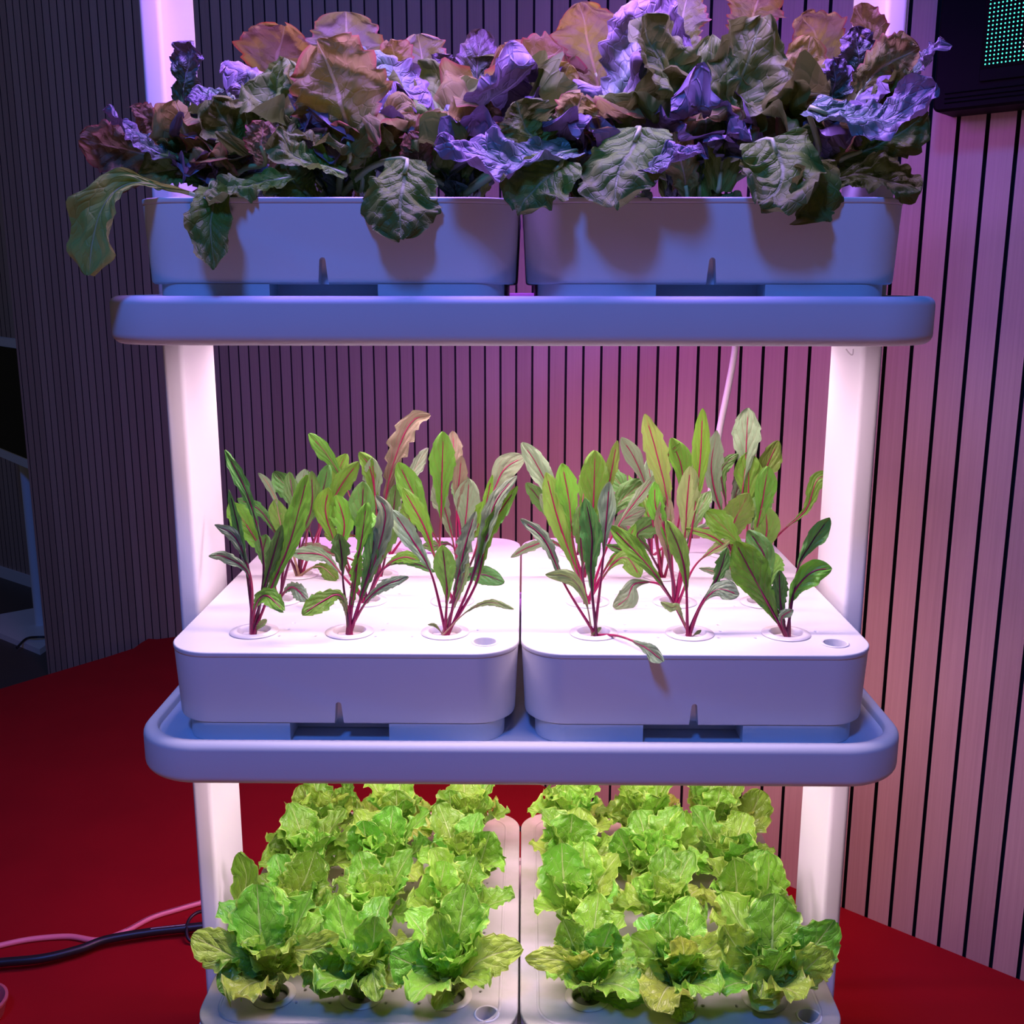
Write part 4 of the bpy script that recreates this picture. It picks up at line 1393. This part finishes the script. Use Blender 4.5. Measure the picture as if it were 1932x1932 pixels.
UPH = (0, -.55, .85)      # leaf whose upper face looks up and out
A, B_, C_ = (0, 0, 0), (0, 0, 1), (0, 0, 2)
D_, E_, G_ = (1, 0, 0), (1, 0, 1), (1, 0, 2)
TL(A, .02, -.03, [(395, 374), (320, 356), (235, 345), (190, 400), (168, 520)], 56, 't_limb', hint=(-.4, -1, .3), kind='late', cup=.35, ruf=.16, narrow=.08)
TL(A, .06, .0, [(352, 305), (300, 290), (240, 250), (196, 206)], 34, 't_violet_lit', hint=UPH, ruf=.3, narrow=.5)
TL(A, .08, .04, [(340, 320), (270, 290), (200, 275), (150, 260)], 46, 't_bronze', hint=(0, -1, -.1), ruf=.25)
TL(A, .10, .06, [(300, 300), (255, 320), (200, 300)], 40, 't_olive', hint=(0, -1, .1), ruf=.2)
TL(A, .10, .06, [(330, 270), (295, 235), (248, 205)], 26, 't_bronze', ruf=.3)
TL(A, .09, .05, [(420, 370), (375, 290), (340, 230), (330, 190)], 62, 't_olive', hint=(-.2, -1, .1))
TL(A, .14, .12, [(345, 200), (350, 150), (365, 78)], 34, 't_violet_lit', hint=(-.2, -1, .4), narrow=.6)
TL(A, .10, .06, [(445, 190), (405, 178), (350, 190)], 24, 't_violet_lit', hint=UPH, narrow=.6)
TL(A, .08, .03, [(400, 370), (370, 330), (320, 320), (262, 335)], 34, 't_green', hint=(0, -1, .2))
TL(A, .08, .05, [(490, 330), (460, 270), (420, 225), (400, 185)], 56, 't_green', hint=(.2, -.8, .6))
TL(A, .02, -.035, [(398, 352), (402, 380), (398, 430), (404, 508)], 42, 't_deep', hint=(0.1, -1, .1), kind='droop', cup=.5, narrow=.5)
TL(A, .04, -.01, [(550, 335), (500, 345), (440, 362), (392, 382)], 44, 't_green', hint=UPH, narrow=.5)
TL(A, .13, .10, [(480, 260), (475, 200), (440, 150), (418, 135)], 56, 't_violet_lit', hint=(-.1, -.7, .7))
TL(A, .04, .02, [(500, 310), (492, 275), (500, 228)], 30, 't_bronze', hint=(0, -1, .1), narrow=.5, ruf=.06)
TL(B_, .10, .09, [(500, 290), (510, 210), (540, 110)], 50, 't_green', hint=(-.3, -.8, .5))
TL(B_, .03, .05, [(660, 300), (650, 210), (620, 130), (600, 80)], 88, 't_olive', hint=(-.1, -1, -.1), cup=-.2, ruf=.10, narrow=.5)
TL(B_, .30, .30, [(540, 190), (525, 120), (535, 48)], 68, 't_bronze', narrow=.6, ruf=.08)
TL(B_, .30, .28, [(650, 170), (655, 90), (652, 22)], 68, 't_pale', narrow=.5, ruf=.12)
TL(B_, .12, .10, [(640, 130), (700, 130), (760, 170), (805, 212)], 58, 't_violet_lit', hint=(.2, -.7, .8), narrow=.6)
TL(B_, .30, .28, [(800, 190), (798, 120), (788, 64)], 46, 't_pale', narrow=.6, ruf=.06)
TL(B_, .20, .17, [(830, 230), (835, 170), (855, 105)], 46, 't_violet_lit', narrow=.5)
TL(B_, .22, .20, [(745, 160), (745, 110), (735, 75)], 34, 't_bronze', narrow=.6)
TL(B_, .02, -.03, [(765, 300), (762, 340), (755, 390), (757, 452)], 70, 't_green', hint=(0, -1, .25), kind='droop', ruf=.08, narrow=.55, cup=-.15)
TL(B_, .02, .0, [(650, 330), (600, 310), (550, 290), (520, 240)], 46, 't_green', hint=UPH, narrow=.5)
TL(B_, .10, .08, [(620, 360), (600, 290), (590, 210)], 50, 't_deep', hint=(0, -1, .1))
TL(B_, .07, .04, [(680, 360), (690, 300), (720, 230)], 44, 't_deep', hint=(.3, -1, .3))
TL(B_, .09, .06, [(600, 380), (560, 350), (530, 300)], 50, 't_green')
TL(C_, .08, .05, [(780, 330), (770, 270), (745, 220)], 44, 't_olive', hint=(.1, -1, .1))
TL(C_, .06, .03, [(790, 350), (790, 300), (770, 250)], 30, 't_bronze', ruf=.2)
TL(C_, .02, -.04, [(1085, 285), (1010, 300), (920, 305), (822, 268)], 62, 't_violet_lit', hint=(-.1, -.6, .8), narrow=.6, cup=.3)
TL(C_, .03, .02, [(1020, 300), (995, 250), (975, 190)], 58, 't_green', hint=(.2, -.8, .6), narrow=.7)
TL(C_, .0, -.045, [(1060, 300), (1040, 330), (1000, 365), (975, 402)], 58, 't_green', hint=(0, -.8, .5), narrow=.7, kind='droop')
TL(C_, .25, .22, [(970, 220), (975, 150), (945, 85)], 50, 't_bronze', narrow=.5)
TL(C_, .27, .25, [(905, 210), (900, 130), (912, 55)], 36, 't_violet_lit', narrow=.5)
TL(C_, .10, .08, [(930, 330), (905, 260), (900, 180)], 44, 't_olive')
TL(C_, .14, .11, [(860, 250), (890, 200), (930, 150)], 44, 't_violet_lit', hint=UPH)
TL(C_, .05, .03, [(1090, 270), (1088, 215), (1100, 175)], 42, 't_olive', hint=(0, -1, 0), narrow=.5, ruf=.08)
TL(C_, .16, .14, [(1010, 200), (1050, 170), (1075, 120)], 40, 't_olive', narrow=.5)
TL(C_, .2, .2, [(1000, 190), (1020, 120), (1060, 90)], 44, 't_bronze', narrow=.5)
TL(D_, .28, .26, [(1130, 170), (1110, 80), (1092, 5)], 58, 't_bronze', narrow=.5, ruf=.12)
TL(D_, .10, .12, [(1180, 290), (1190, 190), (1215, 90), (1240, -10)], 74, 't_violet_lit', hint=(-.2, -.9, .4), narrow=.5)
TL(D_, .07, .05, [(1290, 260), (1270, 170), (1225, 70), (1210, 30)], 60, 't_green', hint=(.5, -.8, .3), narrow=.5)
TL(D_, .02, -.045, [(1205, 240), (1190, 290), (1165, 330), (1160, 392)], 78, 't_green', hint=(-.3, -.9, .35), kind='droop', narrow=.8, ruf=.1, cup=-.1)
TL(D_, .01, -.045, [(1215, 370), (1215, 330), (1260, 305), (1328, 288)], 40, 't_violet_lit', hint=(.2, -.6, .8), narrow=.6)
TL(D_, .09, .07, [(1120, 330), (1120, 250), (1150, 190)], 50, 't_deep')
TL(D_, .12, .10, [(1130, 290), (1080, 240), (1060, 200)], 36, 't_violet_lit')
TL(E_, .06, .08, [(1318, 385), (1325, 290), (1335, 190), (1345, 68)], 56, 't_green', hint=(-.3, -1, .1), narrow=.35, cup=.3)
TL(E_, .05, .08, [(1355, 360), (1370, 250), (1405, 130), (1440, 32)], 70, 't_green', hint=(.2, -1, .2), narrow=.35, cup=.2)
TL(E_, .10, .12, [(1340, 330), (1300, 220), (1270, 120), (1245, 40)], 50, 't_violet_lit', hint=(-.3, -.8, .4))
TL(E_, .12, .12, [(1500, 270), (1505, 180), (1530, 70)], 48, 't_olive', narrow=.45)
TL(E_, .28, .27, [(1580, 150), (1545, 80), (1510, 28)], 50, 't_bronze', narrow=.5, ruf=.1)
TL(E_, .25, .25, [(1290, 110), (1285, 50), (1300, -20)], 44, 't_pale', narrow=.6)
TL(E_, .24, .24, [(1400, 90), (1420, 30), (1440, -30)], 50, 't_bronze', narrow=.6)
TL(E_, .02, -.035, [(1450, 262), (1475, 310), (1470, 350), (1430, 388)], 74, 't_green', hint=(-.1, -.7, .7), kind='droop', narrow=.8)
TL(E_, .02, -.03, [(1530, 300), (1545, 330), (1530, 370), (1500, 410)], 54, 't_deep', hint=(.4, -.9, .2), kind='droop', narrow=.8)
TL(E_, .06, .04, [(1300, 385), (1290, 330), (1270, 250)], 36, 't_olive')
TL(E_, .06, .04, [(1290, 395), (1340, 385), (1400, 370)], 24, 't_green', hint=UPH)
TL(G_, .14, .13, [(1630, 160), (1645, 90), (1615, 10)], 34, 't_bronze', narrow=.5)
TL(G_, .13, .12, [(1610, 180), (1620, 120), (1612, 50)], 34, 't_violet_lit', narrow=.5)
TL(G_, .10, .07, [(1620, 180), (1660, 130), (1735, 90)], 46, 't_olive', hint=(-.1, -1, 0), narrow=.5, ruf=.08, cup=-.1)
TL(G_, .06, .02, [(1700, 170), (1740, 130), (1780, 74)], 38, 't_violet_lit', hint=UPH, narrow=.6)
TL(G_, .02, -.03, [(1525, 205), (1590, 225), (1680, 225), (1768, 160)], 52, 't_violet_lit', hint=(0, -.65, .8), narrow=.8, cup=.25)
TL(G_, .05, .03, [(1590, 300), (1640, 280), (1700, 250), (1750, 210)], 46, 't_deep', hint=(.1, -1, .2), narrow=.6)
TL(G_, .09, .05, [(1640, 230), (1680, 185), (1745, 165)], 40, 't_deep', hint=(0, -1, -.2), narrow=.6)
TL(G_, .04, .0, [(1560, 345), (1620, 330), (1680, 340), (1735, 368)], 40, 't_deep', hint=(0, -.8, .5), narrow=.5)
TL(G_, .10, .07, [(1600, 330), (1590, 260), (1560, 200)], 44, 't_deep')
TL(G_, .12, .10, [(1560, 220), (1575, 160), (1570, 110)], 34, 't_violet_lit', ruf=.3)
TL(G_, .14, .14, [(1600, 260), (1650, 220), (1660, 180)], 36, 't_green')

# ------------------------------------------------------------------ LED display on the wall, upper right
def wpt(ss, dd, z):
    q = _wa + _wd * ss + _wn * dd
    return (q[0], q[1], z)


sx0, sx1 = 0.282, -0.75
disp = empty('led_display', wpt(-0.2, 0.0, 0.70), 'black wall-mounted display box with a grid of lit green dots', 'display')


def wall_prism(name, s0, s1, d0, d1, z0, z1, r, mat, parent, bev=0.004):
    a, b = min(s0, s1), max(s0, s1)
    pts = rrect(a, b, z0, z1, r, 8)
    pin = rrect(a + bev, b - bev, z0 + bev, z1 - bev, max(0.001, r - bev), 8)
    n = len(pts)
    V_ = [wpt(p[0], d0, p[1]) for p in pts] + [wpt(p[0], d1 - bev, p[1]) for p in pts] + [wpt(p[0], d1, p[1]) for p in pin]
    F_ = []
    for k in range(2):
        for i in range(n):
            j = (i + 1) % n
            F_.append((k * n + i, k * n + j, (k + 1) * n + j, (k + 1) * n + i))
    F_.append(tuple(range(n - 1, -1, -1)))
    F_.append(tuple(2 * n + i for i in range(n)))
    me = mesh(name, V_, F_)
    bm = bmesh.new(); bm.from_mesh(me); bmesh.ops.recalc_face_normals(bm, faces=bm.faces); bm.to_mesh(me); bm.free()
    return child(name, me, mat, parent, sharp=40)


wall_prism('housing', sx0, sx1, 0.004, 0.078, 0.690, 1.30, 0.012, M['black'], disp)
wall_prism('bezel_lip', sx0 - 0.075, sx1, 0.078, 0.083, 0.730, 1.27, 0.003, M['black'], disp, bev=0.001)
for k, zz in enumerate((0.702, 0.709, 0.717)):
    wall_prism('bezel_ridge', sx0 - 0.02, sx1, 0.078, 0.0800, zz, zz + 0.0018, 0.0005, M['black'], disp, bev=0.0004)
fr = wall_prism('led_panel', 0.2065, sx1, 0.0832, 0.0840, 0.749, 1.26, 0.001, M['screen'], disp, bev=0.0003)
V_, F_, MI = [], [], []
for i in range(24):
    for j in range(28):
        s_ = 0.198 - i * 0.0064
        z_ = 0.756 + j * 0.00655
        b0_ = len(V_)
        for a in range(8):
            V_.append(wpt(s_ + 0.0012 * math.cos(a * math.pi / 4), 0.0846, z_ + 0.0012 * math.sin(a * math.pi / 4)))
        F_.append(tuple(b0_ + a for a in range(8)))
        MI.append(1 if (i, j) in ((9, 12), (9, 4), (9, 10), (9, 3)) else 0)
me = mesh('led_dots', V_, F_)
lo = child('led_dots', me, [M['led_green'], M['led_white']], disp, smooth=False)
me.polygons.foreach_set('material_index', MI)

# ------------------------------------------------------------------ monitor stand far left
st = empty('monitor_stand', (-2.50, 4.12, FLOOR_Z), 'dim white-framed black screen on a pole stand, far left beyond the wall end', 'screen stand')
q = [atz(-120, 1235, FLOOR_Z), atz(70, 1157, FLOOR_Z), atz(150, 1190, FLOOR_Z), atz(78, 1237, FLOOR_Z)]
q = [atz(-60, 1180, FLOOR_Z), atz(75, 1155, FLOOR_Z), atz(140, 1190, FLOOR_Z), atz(76, 1236, FLOOR_Z)]
pl = [(p[0], p[1]) for p in q][::-1]
me = loft('base_plate', [(pl, FLOOR_Z + 0.0), (pl, FLOOR_Z + 0.03)])
bm = bmesh.new(); bm.from_mesh(me); bmesh.ops.recalc_face_normals(bm, faces=bm.faces); bm.to_mesh(me); bm.free()
child('base_plate', me, M['white'], st, smooth=False)
p = atz(78, 1188, FLOOR_Z)
me = lathe_mesh('pole', [(0.0001, 0), (0.028, 0.0), (0.028, 0.95), (0.0001, 0.95)], 20, (p[0], p[1], FLOOR_Z + 0.03))
child('pole', me, M['white'], st, sharp=50)


def slab(name, a, b, th, z0, z1, mat, parent):
    a = np.array(a[:2]); b = np.array(b[:2])
    d = (b - a) / np.linalg.norm(b - a)
    n_ = np.array([d[1], -d[0]])
    pts = [a, b, b - n_ * th, a - n_ * th]
    me = loft(name, [([tuple(x) for x in pts], z0), ([tuple(x) for x in pts], z1)])
    bm = bmesh.new(); bm.from_mesh(me); bmesh.ops.recalc_face_normals(bm, faces=bm.faces); bm.to_mesh(me); bm.free()
    return child(name, me, mat, parent, smooth=False)


ra = np.array([-2.36, 3.80]); rb = np.array([-2.70, 4.19])
slab('screen_frame', rb, ra, 0.04, -0.455, 0.155, M['white'], st)
dd = (ra - rb) / np.linalg.norm(ra - rb); nn = np.array([dd[1], -dd[0]])
slab('screen_panel', rb + nn * 0.004, ra - dd * 0.0 + nn * 0.004, 0.006, -0.405, 0.115, M['screen'], st)
c1 = atz(32, 1222, FLOOR_Z + 0.035); c2 = atz(50, 1205, FLOOR_Z + 0.04); c3 = atz(70, 1202, FLOOR_Z + 0.05); c4 = atz(100, 1202, FLOOR_Z + 0.04)
cb = link('power_cable', tube_mesh('power_cable', [c1, c2, c3, c4], 0.006, n=24), M['black_rubber'])
tag(cb, 'thin black cable lying on the white base plate of the far screen stand', 'cable')

# ------------------------------------------------------------------ cables and bits on the platform
def cable(name, px, z, r, mat, label, cat='cable', n=60):
    P = [atz(x, y, z + r) for x, y in px]
    me = tube_mesh(name, P, r, n=n, k=10)
    return tag(link(name, me, mat), label, cat)


pk = [(-60, 1800), (0, 1784), (60, 1772), (130, 1767), (185, 1774), (235, 1758), (285, 1732), (335, 1716), (385, 1702), (440, 1690)]
o1 = cable('extension_cord', pk, STAGE_Z, 0.0058, M['pink_cable'], 'pale pink power cord running across red platform, under the black cable')
bk = [(-60, 1824), (0, 1816), (80, 1808), (150, 1791), (200, 1773), (280, 1759), (350, 1751), (430, 1742)]
o2 = cable('power_cable', bk, STAGE_Z + 0.012, 0.0085, M['black_rubber'], 'thick black cable crossing over the pale pink cord on the red platform')
# faint print dashes on both cords
for (path, z, r, mt, par, x0, x1) in ((pk, STAGE_Z, 0.0058, 'ink', o1, 236, 372), (bk, STAGE_Z + 0.012, 0.0085, 'inkw', o2, 285, 345)):
    P = catmull([atz(x, y, z + r) for x, y in path], 400)
    V_, F_ = [], []
    i = 0
    while i < 395:
        c = P[i]
        rel = c - CAM
        pxx = 966 + F * (rel @ CR) / (rel @ CF)
        if x0 < pxx < x1 and (i // 3) % 4 != 3:
            t = P[i + 2] - P[i]
            t /= np.linalg.norm(t)
            sd = np.cross(t, (0, 0, 1))
            up = np.array([0, 0, 1.0])
            b = len(V_)
            for e, f in ((0, -1), (1, -1), (1, 1), (0, 1)):
                ang = 0.15 + f * 0.10
                V_.append(P[i] + t * e * 0.006 + (sd * math.sin(ang) + up * math.cos(ang)) * (r + 0.0003))
            F_.append((b, b + 1, b + 2, b + 3))
        i += 2
    me = mesh('print', V_, F_)
    link('print', me, M[mt], par, smooth=False)
# black strap loop by the left post
Lp = [atz(392, 1718, STAGE_Z + .03), atz(372, 1722, STAGE_Z + .035), atz(357, 1735, STAGE_Z + .03), atz(352, 1755, STAGE_Z + .022), atz(356, 1772, STAGE_Z + .012), atz(370, 1778, STAGE_Z + .006), atz(392, 1776, STAGE_Z + .006)]
tag(link('cable_tie', tube_mesh('cable_tie', Lp, 0.0035, n=30), M['black_rubber']), 'black strap looped around the black cable beside the left post', 'cable tie')
# black cable seen behind the bottom lettuces
tag(link('power_cable', tube_mesh('power_cable', [atz(900, 1530, STAGE_Z + .006), atz(940, 1549, STAGE_Z + .006), atz(975, 1562, STAGE_Z + .006), atz(1010, 1568, STAGE_Z + .006), atz(1060, 1566, STAGE_Z + .006)], 0.006, n=30), M['black_rubber']),
    'black cable on the red platform seen between the bottom lettuces at the back', 'cable')
# pale hose hanging behind the rack
HP = [at(1392, 600, .62), at(1386, 665, .62), at(1372, 740, .62), at(1357, 815, .62), at(1345, 900, .62), at(1332, 985, .62), at(1318, 1060, .62), at(1300, 1150, .625), at(1275, 1280, .63), at(1250, 1400, .63), at(1238, 1500, .63), at(1230, 1530, .63)]
hs = empty('water_hose', HP[-1], 'pale pink hose hanging down behind the right half of the rack', 'hose')
child('hose_tube', tube_mesh('hose_tube', HP, 0.0055, n=80, k=10), M['pale_cable'], hs)
e = np.array(HP[-1])
child('plug', loft('plug', [(rrect(e[0] - .014, e[0] + .014, e[1] - .012, e[1] + .012, .006, 5), e[2] - .045), (rrect(e[0] - .017, e[0] + .017, e[1] - .013, e[1] + .013, .008, 5), e[2] - .02), (rrect(e[0] - .008, e[0] + .008, e[1] - .008, e[1] + .008, .005, 5), e[2] + .004)]), M['pale_cable'], hs, sharp=50)
# tail of the hose down to the platform
child('hose_tail', tube_mesh('hose_tail', [e + np.array([0, 0, -.04]), e + np.array([.02, .02, -.14]), (e[0] + .08, e[1] + .03, STAGE_Z + .006), (e[0] + .2, e[1] - .05, STAGE_Z + .006)], 0.005, n=30), M['pale_cable'], hs)

# pink round tub at the lower left corner
pc = atz(-47, 1896, STAGE_Z + .03)
tub = empty('pink_tub', (pc[0], pc[1], STAGE_Z), 'rounded pink plastic tub just showing at the lower left corner', 'tub')
prof = [(0.0001, 0.004), (0.040, 0.0), (0.046, 0.006), (0.052, 0.030), (0.055, 0.033), (0.055, 0.038), (0.050, 0.039), (0.046, 0.032), (0.042, 0.012), (0.0001, 0.010)]
child('tub_body', lathe_mesh('tub_body', prof, 40, (pc[0], pc[1], STAGE_Z)), M['pink'], tub, sharp=50)

# ------------------------------------------------------------------ light
def area(name, loc, target, size, col, power, sy=None):
    ld = bpy.data.lights.new(name, 'AREA')
    ld.shape = 'RECTANGLE'
    ld.size = size
    ld.size_y = sy or size
    ld.color = col
    ld.energy = power
    o = bpy.data.objects.new(name, ld)
    COL.objects.link(o)
    o.location = loc
    d = Vector(target) - Vector(loc)
    o.rotation_euler = d.to_track_quat('-Z', 'Y').to_euler()
    return o


# blue stage light in the hall, high on the camera's side
area('blue_stage_light', (-0.55, -1.9, 3.0), (0.1, 0, 0.3), 0.5, (0.05, 0.20, 1.0), 78)
# low pink fill, added to warm the box fronts from below platform level
area('low_pink_fill', (0.1, -2.35, -1.12), (0, 0, -0.1), 0.45, (1.0, 0.50, 0.80), 5.6)

wd = bpy.data.worlds.new('hall')
SC.world = wd
wd.use_nodes = True
bg = wd.node_tree.nodes['Background']
bg.inputs['Color'].default_value = (0.58, 0.56, 0.52, 1)
bg.inputs['Strength'].default_value = 0.05

SC.view_settings.view_transform = 'Standard'
SC.view_settings.look = 'None'
SC.view_settings.exposure = 0.0
SC.view_settings.gamma = 1.0
SC.view_settings.use_curve_mapping = False
SC.cycles.use_denoising = True
SC.cycles.max_bounces = 6
SC.cycles.transparent_max_bounces = 6
SC.cycles.sample_clamp_indirect = 4.0
